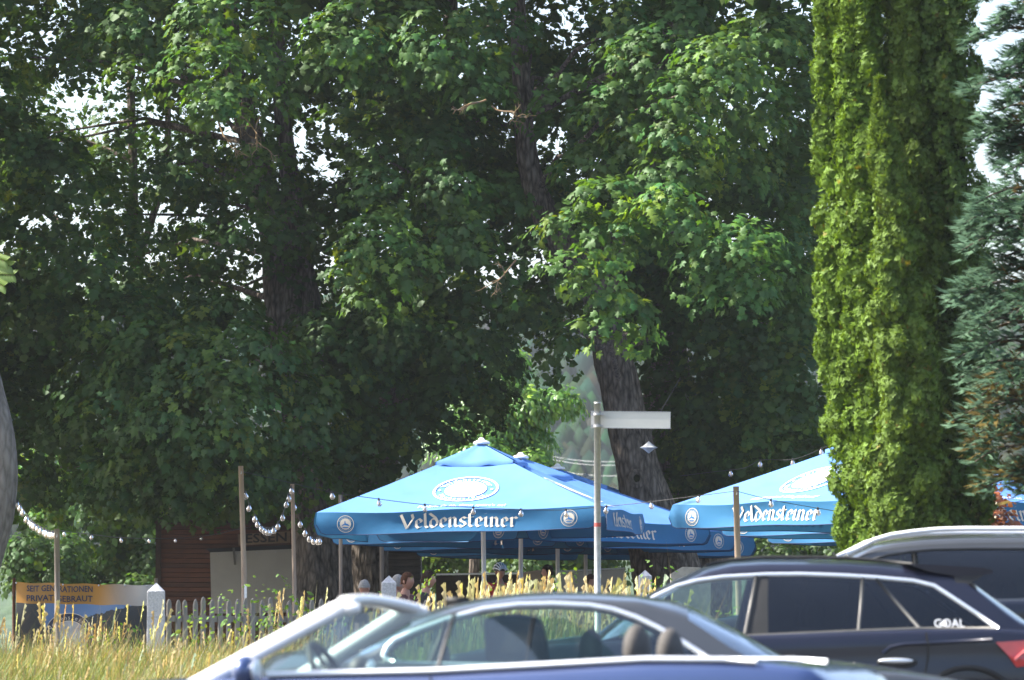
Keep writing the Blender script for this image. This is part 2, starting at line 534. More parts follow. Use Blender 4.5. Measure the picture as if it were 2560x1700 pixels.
def bough_leaves(r, boughs, base, leaf=.118, per=.0, thin=None, dens=1.6):
    """boughs: (x, y, z, rx, ry, rz, n leaves, brightness: sunlit or shaded tone put into the tint). Leaves sit in flat rosettes at twig ends on the bough's shell."""
    P, Nn, T, Sz, C = [], [], [], [], []
    for (x, y, z, rx, ry, rz, nl, br) in boughs:
        nt = max(1, int(nl * dens / 13))
        d = nrm(r.normal(0, 1, (nt, 3)) + np.array([0, -.35, .3]))
        rad = r.uniform(.55, 1.0, (nt, 1)) ** .6
        c = np.array([x, y, z]) + d * rad * np.array([rx, ry, rz])
        # droop: the bough's rim hangs
        c[:, 2] -= .25 * rz * (np.hypot(d[:, 0], d[:, 1])) ** 2
        tn = nrm(d * np.array([.8, .9, .5]) + np.array([0, -.25, .75]) + r.normal(0, .25, (nt, 3)))
        k = 13
        a = r.uniform(0, 6.283, (nt, k))
        q = np.sqrt(r.uniform(.05, 1, (nt, k))) * r.uniform(.13, .30, (nt, 1))
        u1 = nrm(np.cross(tn, np.array([0.3, .2, 1.0]))); u2 = np.cross(tn, u1)
        off = (np.cos(a) * q)[..., None] * u1[:, None, :] + (np.sin(a) * q)[..., None] * u2[:, None, :]
        pos = c[:, None, :] + off + r.normal(0, .045, (nt, k, 3)) - np.array([0, 0, 1]) * (q ** 2)[..., None] * .9
        outw = nrm(off + d[:, None, :] * .08)
        nn = nrm(tn[:, None, :] + outw * .55 + r.normal(0, .32, (nt, k, 3)))
        tip = outw + np.array([0, 0, -.75]) + r.normal(0, .25, (nt, k, 3))
        m = nt * k
        P.append(pos.reshape(m, 3)); Nn.append(nn.reshape(m, 3)); T.append(tip.reshape(m, 3))
        Sz.append((leaf * np.exp(r.normal(0, .22, (nt, k)))).reshape(m))
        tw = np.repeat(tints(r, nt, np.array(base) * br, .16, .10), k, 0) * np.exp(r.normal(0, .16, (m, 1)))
        C.append(tw)
    P, Nn, T, Sz, C = map(np.concatenate, (P, Nn, T, Sz, C))
    if thin is not None:
        keep = r.uniform(0, 1, len(P)) < thin(P)
        P, Nn, T, Sz, C = P[keep], Nn[keep], T[keep], Sz[keep], C[keep]
    return P, Nn, T, Sz, C


def leaves_obj(name, data, m, parent, tv=MAPLE_V, tf=MAPLE_F, origin=(0, 0, 0)):
    P, Nn, T, Sz, C = data
    Xv, Yv, Zv = frames(Nn, T)
    me = instance_np(name, tv, tf, P - np.array(origin), Xv, Yv, Zv, Sz, np.clip(C, .004, .7))
    o = link(name, me, m, parent)
    tag(o, kind='stuff')
    return o


def trunk_mesh(path, radii, seg=40, sub=9, ridge=.07, rough=.05, seed=1, flare=0):
    """A trunk through path points with ridged bark; returns an MB in the coordinates of the points."""
    r = np.random.RandomState(seed)
    pts = [Vector(p) for p in path]
    P, Rr = [], []
    for i in range(len(pts) - 1):
        p0 = pts[max(i - 1, 0)]; p1 = pts[i]; p2 = pts[i + 1]; p3 = pts[min(i + 2, len(pts) - 1)]
        for k in range(sub):
            t = k / sub
            q = .5 * ((2 * p1) + (p2 - p0) * t + (2 * p0 - 5 * p1 + 4 * p2 - p3) * t * t + (3 * p1 - p0 - 3 * p2 + p3) * t ** 3)
            P.append(q); Rr.append(radii[i] * (1 - t) + radii[i + 1] * t)
    P.append(pts[-1]); Rr.append(radii[-1])
    ph = r.uniform(0, 6.28, 8); wob = r.uniform(.7, 1.3, 8)
    rows = []
    for i, p in enumerate(P):
        t = (P[min(i + 1, len(P) - 1)] - P[max(i - 1, 0)]).normalized()
        a = t.cross(Vector((0, 1, 0.02))); a.normalize(); b = t.cross(a)
        row = []
        for k in range(seg):
            th = 2 * math.pi * k / seg
            rr = Rr[i] * (1 + ridge * math.sin(th * 9 + ph[0] + .25 * i * wob[0]) * .5 + ridge * math.sin(th * 14 + ph[1] - .17 * i) * .4 + rough * math.sin(th * 2 + ph[2] + .2 * i) + rough * math.sin(th * 3 + ph[3] - .13 * i) + r.uniform(-.012, .012))
            row.append(p + (a * math.cos(th) + b * math.sin(th)) * rr)
        rows.append(row)
    m = MB()
    m.grid(rows, close_v=True)
    return m


def twig_tree(mb, p, d, L, r, depth, rg):
    """A bare branching twig."""
    n = 4
    pts = [Vector(p)]
    d = Vector(d).normalized()
    for i in range(n):
        d = (d + Vector(rg.normal(0, .22, 3))).normalized()
        pts.append(pts[-1] + d * L / n)
    mb.tube(pts, [r * (1 - .12 * i) for i in range(n + 1)], 5)
    if depth:
        for k in range(rg.randint(2, 4)):
            i = rg.randint(1, n + 1)
            nd = (d + Vector(rg.normal(0, .75, 3))).normalized()
            twig_tree(mb, pts[i], nd, L * rg.uniform(.45, .7), r * .62, depth - 1, rg)


def scale_at(Y):
    return F / Y


# --- the maples: (name base pixel, depth, trunk paths in pixels, boughs)
# thinning: the crowns are looser in some parts of the canopy, seen from the front as patches of sky
LOOSE = [(300, 250, 95, 75, .85), (245, 250, 50, 70, .7), (360, 330, 70, 90, .93), (430, 60, 60, 60, .6), (420, 85, 60, 30, .8), (200, 140, 40, 40, .5),
         (240, 190, 150, 55, .75), (120, 110, 110, 65, .6), (135, 245, 60, 40, .8), (440, 290, 40, 45, .8), (530, 290, 75, 60, .9), (590, 270, 45, 50, .7),
         (260, 480, 60, 40, .75), (230, 385, 50, 40, .7), (530, 430, 60, 35, .75), (400, 500, 40, 50, .7), (520, 560, 80, 45, .85), (405, 630, 30, 45, .9),
         (530, 615, 45, 40, .8), (620, 690, 60, 45, .85), (800, 660, 42, 70, .93), (735, 350, 22, 60, .85), (730, 150, 50, 60, .85), (650, 130, 35, 35, .7),
         (905, 300, 25, 25, .75), (1090, 220, 25, 22, .85), (1200, 320, 40, 35, .9), (1290, 385, 55, 40, .8), (1350, 600, 35, 55, .85), (1470, 80, 60, 45, .75),
         (1290, 800, 30, 30, .5), (1400, 10, 70, 30, .8), (610, 520, 30, 30, .7), (810, 480, 25, 80, .8), (1110, 40, 40, 40, .6), (700, 600, 50, 120, .55), (330, 560, 110, 90, .5)]
LO = np.array(LOOSE, dtype=float)
LO_X = (LO[:, 0] - 1280) / F * 84
LO_Z = 1 + (1660 - LO[:, 1]) / F * 84
LO_RX = LO[:, 2] / F * 84
LO_RZ = LO[:, 3] / F * 84


def thin_patch(P):
    keep = np.ones(len(P))
    for i in range(len(LO)):
        d = ((P[:, 0] - LO_X[i]) / LO_RX[i]) ** 2 + ((P[:, 2] - LO_Z[i]) / LO_RZ[i]) ** 2
        keep = np.minimum(keep, np.where(d < 1, 1 - .55 * LO[i, 4], 1))
    return keep


def rand_boughs(r, x0, x1, y0, y1, Y0, Y1, n, size=(.7, 1.3), nl=330, br=1.0, flat=.62):
    out = []
    for _ in range(n):
        px, py, Y = r.uniform(x0, x1), r.uniform(y0, y1), r.uniform(Y0, Y1)
        p = at(px, py, Y)
        s = r.uniform(*size)
        out.append((p.x, p.y, p.z, s, s * .9, s * flat * r.uniform(.8, 1.3), int(nl * s * s), br * r.uniform(.85, 1.15)))
    return out


def px_boughs(lst, nl=420, br=1.0):
    """(px, py, Y, rx px, rz px, brightness as lit or shaded tone)"""
    out = []
    for (px, py, Y, rx, rz, b) in lst:
        p = at(px, py, Y); k = Y / F
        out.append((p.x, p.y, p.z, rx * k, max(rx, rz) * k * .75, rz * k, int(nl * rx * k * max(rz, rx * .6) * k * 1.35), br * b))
    return out


GREEN = (.046, .1, .0205)


def maple(name, label, base, Y, trunks, crowns, seed, cat='tree', upper=None, dead=(), thin=thin_patch):
    b = at(base[0], base[1], Y)
    b.z = gz(b.x, Y)
    root = empty(name, b, 0, label, cat, 'old trees behind the beer garden')
    for q, (path, rad) in enumerate(trunks):
        pts = [at(p[0], p[1], p[2] if len(p) > 2 else Y) - b for p in path]
        tm = trunk_mesh(pts, rad, seed=seed + q)
        tm.build('trunk' if q == 0 else 'limb', M['bark_dark'], root, True)
    r = np.random.RandomState(seed)
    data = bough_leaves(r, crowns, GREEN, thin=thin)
    # limbs that carry the boughs
    lm = MB()
    k = 0
    tp = [at(p[0], p[1], p[2] if len(p) > 2 else Y) for p in trunks[0][0]]
    for c in crowns:
        if r.uniform() < .16:
            q = Vector(c[:3])
            src = min(tp, key=lambda t: (t - q).length + (3 if t.z > q.z else 0))
            if (src - q).length < 7:
                mid = (src + q) / 2 + Vector((r.normal(0, .2), r.normal(0, .2), .35))
                lm.tube([src - b, mid - b, q - b], [.055, .035, .012], 6)
    if lm.v:
        tag(lm.build('branch', M['bark_dark'], root, True), kind='stuff')
    fr_ = data[0][:, 1] < 80.6
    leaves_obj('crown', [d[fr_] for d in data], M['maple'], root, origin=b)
    if (~fr_).any(): leaves_obj('inner_crown', [d[~fr_] for d in data], M['maple'], root, SIMPLE_V, SIMPLE_F, origin=b)
    if upper:
        d2 = bough_leaves(r, upper, GREEN, leaf=.42)
        leaves_obj('upper_crown', d2, M['maple'], root, origin=b)
    for (px, py, Yd, dirv, L, dep) in dead:
        tm = MB()
        twig_tree(tm, at(px, py, Yd) - b, dirv, L, .017, dep, np.random.RandomState(seed + int(px)))
        tm.build('dead_twig', M['lichen'], root, True)
    return root


r = np.random.RandomState(11)
# 1 the broad maple with the double trunk
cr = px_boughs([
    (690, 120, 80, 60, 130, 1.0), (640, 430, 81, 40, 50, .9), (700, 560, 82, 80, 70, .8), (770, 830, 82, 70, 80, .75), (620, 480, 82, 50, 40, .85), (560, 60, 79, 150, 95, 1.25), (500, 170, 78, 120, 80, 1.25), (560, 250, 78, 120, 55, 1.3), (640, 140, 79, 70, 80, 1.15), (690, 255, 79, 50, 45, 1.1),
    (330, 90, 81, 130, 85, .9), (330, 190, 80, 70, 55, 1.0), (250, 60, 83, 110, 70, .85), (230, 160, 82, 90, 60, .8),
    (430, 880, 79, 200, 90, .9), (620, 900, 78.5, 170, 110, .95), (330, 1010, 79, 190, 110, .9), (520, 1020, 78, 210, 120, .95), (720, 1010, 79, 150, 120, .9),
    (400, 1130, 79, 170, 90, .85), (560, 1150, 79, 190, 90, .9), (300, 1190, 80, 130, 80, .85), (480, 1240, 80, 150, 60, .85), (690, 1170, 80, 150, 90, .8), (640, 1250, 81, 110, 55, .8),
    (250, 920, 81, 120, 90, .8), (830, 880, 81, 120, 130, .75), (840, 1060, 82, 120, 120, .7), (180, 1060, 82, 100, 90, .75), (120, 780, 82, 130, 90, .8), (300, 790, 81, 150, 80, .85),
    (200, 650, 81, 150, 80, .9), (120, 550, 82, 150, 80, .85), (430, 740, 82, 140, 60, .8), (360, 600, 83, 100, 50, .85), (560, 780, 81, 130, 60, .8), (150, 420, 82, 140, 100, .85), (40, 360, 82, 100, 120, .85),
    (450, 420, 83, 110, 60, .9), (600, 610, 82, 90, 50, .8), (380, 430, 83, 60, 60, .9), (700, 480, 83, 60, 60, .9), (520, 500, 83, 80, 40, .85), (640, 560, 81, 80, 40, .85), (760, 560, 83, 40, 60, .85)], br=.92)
cr += rand_boughs(r, -60, 820, -40, 780, 83, 90, 78, (.5, .95), 280, .8)
cr += rand_boughs(r, -60, 880, 780, 1230, 83, 89, 34, (.8, 1.3), 300, .75)
up = []
for _ in range(80):
    p = at(r.uniform(-400, 900), r.uniform(-1000, -120), r.uniform(80, 92))
    up.append((p.x, p.y, p.z, 1.7, 1.6, 1.1, 70, .9))
for _ in range(62):  # boughs out of view, added to throw shade on the left foliage
    p = at(r.uniform(-1300, -180), r.uniform(-450, 900), r.uniform(76, 85))
    up.append((p.x, p.y, p.z, 1.5, 1.5, 1.1, 110, .9))
maple('maple_tree', 'broad maple with a dark twin trunk over the wooden food hut', (800, 1560), 84,
      [([(812, 1575), (805, 1420), (795, 1250), (765, 1080), (738, 920), (712, 760), (696, 640), (664, 480), (632, 360), (606, 260), (580, 120), (570, -200)], [.62, .46, .4, .36, .33, .32, .27, .23, .2, .18, .15, .1]),
       ([(765, 1060), (772, 900), (768, 760), (748, 620), (722, 420), (702, 250), (690, 60), (680, -250)], [.3, .24, .22, .17, .16, .13, .12, .08])],
      cr, 21, upper=up, dead=[(585, 265, 78.5, (.15, -.2, -1), .62, 3), (545, 300, 78.5, (.35, -.2, -1), .6, 3), (650, 290, 78.5, (-.25, -.2, -.8), .45, 3)])

# 2 the maple between the two, its foliage hanging in a column
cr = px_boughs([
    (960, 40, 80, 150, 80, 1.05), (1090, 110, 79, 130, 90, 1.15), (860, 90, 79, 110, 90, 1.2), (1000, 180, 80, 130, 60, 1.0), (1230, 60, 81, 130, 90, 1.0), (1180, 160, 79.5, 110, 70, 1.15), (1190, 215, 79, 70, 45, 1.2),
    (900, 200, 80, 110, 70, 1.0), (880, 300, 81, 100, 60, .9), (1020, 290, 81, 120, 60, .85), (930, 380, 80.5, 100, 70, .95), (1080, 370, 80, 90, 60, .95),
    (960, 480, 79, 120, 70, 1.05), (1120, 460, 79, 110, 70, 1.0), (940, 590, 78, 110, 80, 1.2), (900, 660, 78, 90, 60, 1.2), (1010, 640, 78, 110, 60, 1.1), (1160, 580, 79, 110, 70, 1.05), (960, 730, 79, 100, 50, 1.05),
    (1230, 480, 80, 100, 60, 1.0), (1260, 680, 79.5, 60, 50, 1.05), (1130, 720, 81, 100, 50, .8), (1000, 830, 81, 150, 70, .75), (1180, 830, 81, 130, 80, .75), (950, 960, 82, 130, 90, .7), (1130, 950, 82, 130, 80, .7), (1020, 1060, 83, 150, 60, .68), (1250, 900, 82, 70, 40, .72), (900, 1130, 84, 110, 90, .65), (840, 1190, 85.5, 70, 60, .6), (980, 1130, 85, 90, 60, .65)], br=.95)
cr += rand_boughs(r, 800, 1300, -40, 800, 82, 90, 52, (.6, 1.1), 280, .85)
cr += rand_boughs(r, 850, 1200, 800, 1080, 83, 89, 14, (.8, 1.2), 300, .7)
up = []
for _ in range(32):
    p = at(r.uniform(800, 1400), r.uniform(-900, -120), r.uniform(80, 92))
    up.append((p.x, p.y, p.z, 1.7, 1.6, 1.1, 70, 1))
maple('maple_tree', 'maple hanging a long column of foliage behind the front parasol peak', (930, 1560), 87,
      [([(925, 1575), (922, 1450), (930, 1300), (955, 1100), (1000, 900), (1050, 720), (1092, 590), (1110, 450), (1120, 250), (1130, -200)], [.42, .34, .31, .3, .28, .26, .22, .18, .15, .1]),
       ([(1092, 560), (1010, 330), (920, 180), (880, -60)], [.13, .1, .09, .05]),
       ([(1000, 420, 86), (1080, 350, 86), (1180, 300, 86), (1330, 330, 86)], [.08, .07, .06, .04])],
      cr, 33, upper=up, dead=[(1215, 250, 78.4, (-1, -.2, -.1), .5, 3), (1230, 265, 78.4, (.6, -.2, -.7), .45, 3), (1290, 650, 78.5, (-.3, -.2, -1), .5, 3)])

# 3 the leaning maple behind the signpost
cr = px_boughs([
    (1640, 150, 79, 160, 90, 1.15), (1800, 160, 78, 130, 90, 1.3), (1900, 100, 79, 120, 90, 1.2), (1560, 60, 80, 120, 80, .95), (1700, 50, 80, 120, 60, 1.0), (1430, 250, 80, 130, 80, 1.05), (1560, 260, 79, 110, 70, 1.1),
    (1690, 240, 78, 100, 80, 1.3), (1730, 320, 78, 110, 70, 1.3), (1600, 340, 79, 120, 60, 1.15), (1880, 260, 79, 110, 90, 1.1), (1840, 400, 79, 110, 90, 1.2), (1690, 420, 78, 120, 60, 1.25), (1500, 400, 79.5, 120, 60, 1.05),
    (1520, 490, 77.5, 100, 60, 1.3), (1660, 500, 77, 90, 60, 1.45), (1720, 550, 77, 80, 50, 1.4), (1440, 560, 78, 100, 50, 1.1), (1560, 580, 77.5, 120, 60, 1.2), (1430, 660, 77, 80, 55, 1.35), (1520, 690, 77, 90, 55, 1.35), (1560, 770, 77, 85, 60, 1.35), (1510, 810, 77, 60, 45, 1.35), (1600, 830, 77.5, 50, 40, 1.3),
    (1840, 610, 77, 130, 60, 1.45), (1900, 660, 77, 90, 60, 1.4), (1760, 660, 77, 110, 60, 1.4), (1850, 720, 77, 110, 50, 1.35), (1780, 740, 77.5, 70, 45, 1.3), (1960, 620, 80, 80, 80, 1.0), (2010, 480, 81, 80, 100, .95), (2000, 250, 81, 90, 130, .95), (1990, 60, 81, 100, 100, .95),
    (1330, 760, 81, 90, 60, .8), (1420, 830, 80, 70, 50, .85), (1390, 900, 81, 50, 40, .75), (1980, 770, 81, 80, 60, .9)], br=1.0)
cr += rand_boughs(r, 1280, 2060, -40, 800, 81, 90, 66, (.7, 1.2), 290, .9)
cr += px_boughs([(1400, 20, 85, 110, 80, .9), (1330, 130, 86, 90, 70, .9), (1480, 130, 85, 90, 80, .9), (1880, 600, 85, 90, 60, .9), (1300, 430, 85, 70, 60, .85), (2010, 330, 84, 80, 90, .9), (2020, 420, 85, 80, 90, .9), (2030, 560, 84, 80, 100, .9), (2020, 700, 85, 80, 90, .85), (1960, 540, 86, 90, 80, .85), (1950, 700, 86, 90, 80, .85), (2010, 180, 84, 80, 80, .95), (2020, 820, 86, 70, 70, .8)])
up = []
for _ in range(44):
    p = at(r.uniform(1300, 2200), r.uniform(-900, -120), r.uniform(80, 92))
    up.append((p.x, p.y, p.z, 1.7, 1.6, 1.1, 70, 1))
t3 = maple('maple_tree', 'sunlit maple with a thick leaning trunk behind the street sign', (1680, 1560), 82.5,
      [([(1700, 1575), (1662, 1400), (1625, 1290), (1596, 1180), (1572, 1080), (1550, 960), (1530, 880), (1515, 800), (1480, 700), (1400, 600), (1340, 480), (1310, 300), (1290, -100)], [.68, .54, .41, .36, .34, .31, .29, .28, .27, .24, .2, .16, .1]),
       ([(1500, 740), (1560, 560), (1640, 300), (1690, 90), (1700, -150)], [.24, .22, .2, .19, .12])],
      cr, 47, upper=up)
b = t3.location
kn = MB()
kc = at(1592, 1196, 82.5 - .37) - b
for rr, off in ((.11, 0), (.085, .012)):
    kn.tube([kc + Vector((math.cos(a) * rr, -.02 - off, math.sin(a) * rr * 1.15)) for a in np.linspace(0, 2 * math.pi, 20)], .034, 7, cap=False)
kn.build('knot', M['bark_dark'], t3, True)
kn = MB(); kn.ball(kc + Vector((0, .03, 0)), .095, 12, 8, (1, .5, 1.1)); kn.build('knot_hollow', M['core'], t3, True)

# 4 the tree behind it whose low boughs stay dark
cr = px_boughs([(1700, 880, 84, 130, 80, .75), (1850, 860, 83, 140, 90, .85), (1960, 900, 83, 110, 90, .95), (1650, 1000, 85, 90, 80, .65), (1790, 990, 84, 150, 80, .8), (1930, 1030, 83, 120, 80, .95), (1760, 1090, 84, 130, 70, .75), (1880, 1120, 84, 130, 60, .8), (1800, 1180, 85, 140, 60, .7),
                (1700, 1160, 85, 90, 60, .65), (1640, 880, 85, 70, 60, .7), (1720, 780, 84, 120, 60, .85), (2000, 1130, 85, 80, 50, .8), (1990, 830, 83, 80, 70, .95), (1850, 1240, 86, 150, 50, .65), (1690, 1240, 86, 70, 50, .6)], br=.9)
cr += rand_boughs(r, 1690, 2100, 700, 1250, 86, 91, 26, (.7, 1.1), 300, .75)
maple('maple_tree', 'dark low-branched maple with two grey stems right of the leaning trunk', (1690, 1560), 87,
      [([(1745, 1575), (1742, 1420), (1735, 1300), (1720, 1180), (1700, 1040), (1670, 900), (1650, 800), (1640, 600), (1640, 300), (1640, -100)], [.62, .55, .46, .4, .36, .33, .3, .26, .2, .1]),
       ([(1640, 1240), (1632, 1080), (1640, 960), (1660, 820), (1700, 600)], [.2, .2, .2, .18, .14])],
      cr, 59, thin=None)

# 5 two slim trees at the back left, mostly trunk between the leaves
cr = rand_boughs(r, -250, 560, -200, 700, 91, 97, 60, (.5, .9), 240, .75)
maple('maple_tree', 'slim dark tree with a straight stem in the back at the far end', (450, 1560), 94,
      [([(450, 1570), (440, 1300), (350, 1000), (338, 700), (332, 400), (326, 150), (330, -200)], [.12, .11, .1, .09, .08, .07, .05]),
       ([(332, 700), (412, 420), (420, 150), (430, -200)], [.07, .06, .05, .03])],
      cr, 61)

# 6 the smooth grey trunk at the edge of the picture, its crown out over the left
b = at(-10, 1560, 62.5); b.z = gz(b.x, 62.5)
lt = empty('ash_tree', b, 0, 'smooth grey bent trunk standing at the end of the yellow banner', 'tree', 'old trees behind the beer garden')
pts = [at(px, py, 62.5) - b for px, py in ((-80, 1590), (-62, 1480), (-34, 1390), (-8, 1290), (2, 1180), (-6, 1080), (-30, 980), (-55, 880), (-75, 760), (-90, 500), (-100, 200), (-110, -300))]
trunk_mesh(pts, [.23, .215, .21, .21, .21, .205, .2, .19, .185, .18, .16, .12], ridge=.015, rough=.02, seed=5).build('trunk', M['bark_grey'], lt, True)
rr = np.random.RandomState(71)
bb = []
for _ in range(46):
    p = at(rr.uniform(-1300, -230), rr.uniform(-900, 600), rr.uniform(63, 68.5))
    s = rr.uniform(.8, 1.4)
    bb.append((p.x, p.y, p.z, s, s, s * .7, int(260 * s * s), 1.0))
leaves_obj('crown', bough_leaves(rr, bb, (.05, .12, .03), leaf=.2), M['ash'], lt, tv=LEAF_V, tf=LEAF_F, origin=b)
# the long compound leaves that reach into the picture
lf = np_mesh('leaflet', LEAF_V * np.array([1.1, 1, 1]), LEAF_F.reshape(-1), 3, np.tile([.13, .2, .03], (len(LEAF_V), 1)))
lf.materials.append(M['ash'])
for q, (px, py, ex, ey) in enumerate(((-30, 655, 24, 668), (-30, 690, 32, 690), (-25, 700, 8, 718), (-30, 640, 12, 655))):
    p0, p1 = at(px, py, 61.5) - b, at(ex, ey, 61.3) - b
    st = MB(); st.tube([p0, (p0 + p1) / 2 + Vector((0, 0, .03)), p1], .004, 5)
    so = st.build('leaf_stalk', M['lichen'], lt)
    d = (p1 - p0).normalized()
    for k in range(7):
        for s_ in (-1, 1):
            o = link('leaf', lf, None, so)
            o.location = p0 + (p1 - p0) * (.3 + .11 * k) + Vector((0, 0, .02))
            tipv = (d * .7 + Vector((0, -.15, s_ * .8 - .35))).normalized()
            z = Vector((-.2, -.75, .6)); z = (z - tipv * z.dot(tipv)).normalized()
            xx = tipv.cross(z)
            o.rotation_euler = Matrix((xx, tipv, z)).transposed().to_euler()
            o.scale = (.11, .13, .13)

# 7 the light green ash seen through the gap behind the parasols
b = at(1180, 1560, 104); b.z = gz(b.x, 104)
at_ = empty('ash_tree', b, 0, 'bright green feathery ash showing behind the peak of the front parasol', 'tree', 'old trees behind the beer garden')
pts = [at(px, py, 104) - b for px, py in ((1180, 1580), (1190, 1350), (1215, 1150), (1250, 1000), (1290, 900))]
trunk_mesh(pts, [.12, .1, .08, .05, .03], seed=6).build('trunk', M['bark_dark'], at_, True)
rr = np.random.RandomState(73)
bb = []
for (px, py, rx, rz) in ((1260, 960, 60, 55), (1320, 1010, 80, 40), (1400, 1000, 50, 30), (1300, 1090, 90, 45), (1240, 1050, 80, 60), (1210, 1130, 90, 50), (1330, 1150, 60, 30), (1180, 1010, 70, 60), (1280, 900, 40, 30), (1140, 1090, 70, 50)):
    p = at(px, py, 104 + rr.uniform(-1, 1)); k = 104 / F
    bb.append((p.x, p.y, p.z, rx * k, rx * k, rz * k, int(rx * rz * .26), 1))
P, Nn, T, Sz, C = bough_leaves(rr, bb, (.11, .23, .035), leaf=.13)
leaves_obj('crown', (P, Nn, T, Sz, C), M['ash'], at_, tv=LEAF_V, tf=LEAF_F, origin=b)

# 8 shrubs beyond the trees, sunlight and deep shade put into their tints
SH = [('bright shrub tinted as sunlit behind the yellow banner', 150, 1240, 100, 130, 110), ('loose green shrub between banner and hut wall', 330, 1330, 100, 110, 120), ('dark shrub behind the banner end by the grey trunk', 90, 1420, 98, 130, 100),
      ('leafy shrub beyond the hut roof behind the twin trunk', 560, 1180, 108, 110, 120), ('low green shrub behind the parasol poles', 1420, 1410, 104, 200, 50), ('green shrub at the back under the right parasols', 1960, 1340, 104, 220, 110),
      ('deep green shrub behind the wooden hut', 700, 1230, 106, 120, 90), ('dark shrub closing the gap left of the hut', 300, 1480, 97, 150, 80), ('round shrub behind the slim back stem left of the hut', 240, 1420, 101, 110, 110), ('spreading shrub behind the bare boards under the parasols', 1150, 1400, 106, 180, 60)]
for q, (lab, px, py, Y, rx, rz) in enumerate(SH):
    c = at(px, py, Y); b = Vector((c.x, Y, gz(c.x, Y))); k = Y / F
    so = empty('shrub', b, 0, lab, 'shrub', 'shrubs in the back of the garden')
    rr = np.random.RandomState(90 + q)
    bb = []
    for _ in range(9):
        bb.append((c.x + rr.uniform(-.7, .7) * rx * k, Y + rr.uniform(-.6, .6), c.z + rr.uniform(-.7, .7) * rz * k, .45 * rx * k, .6, .45 * rz * k, 190, 1))
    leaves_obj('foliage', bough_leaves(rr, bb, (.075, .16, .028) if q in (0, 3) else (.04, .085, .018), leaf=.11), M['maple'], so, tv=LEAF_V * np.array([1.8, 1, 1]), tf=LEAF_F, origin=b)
    st = MB()
    for k_ in range(5):
        st.tube([Vector((rr.uniform(-.1, .1), 0, -.02)), Vector((rr.uniform(-.4, .4) * rx * k, rr.uniform(-.3, .3), (c.z - b.z) * .6)), Vector((rr.uniform(-.8, .8) * rx * k, 0, c.z - b.z))], [.03, .02, .01], 5)
    st.build('stem', M['bark_dark'], so)

# ------------------------------------------------------------------ thuja columns
def fan_template():
    v, n = [], 4
    for i in range(n):
        a = -.75 + 1.5 * i / (n - 1)
        L = 1.0 if i % 2 else .85
        k = len(v)
        d = (math.sin(a) * .62, math.cos(a))
        v += [(d[0] * L * .25 - d[1] * .17, d[1] * L * .2 + d[0] * .17, 0), (d[0] * L * .3 + d[1] * .17, d[1] * L * .25 - d[0] * .17, .03), (d[0] * L, d[1] * L, .12 * math.sin(i * 2.1))]
    f = []
    for i in range(n):
        f += [(3 * i, 3 * i + 1, 3 * i + 2)]
    return np.array(v), np.array(f)


FAN_V, FAN_F = fan_template()


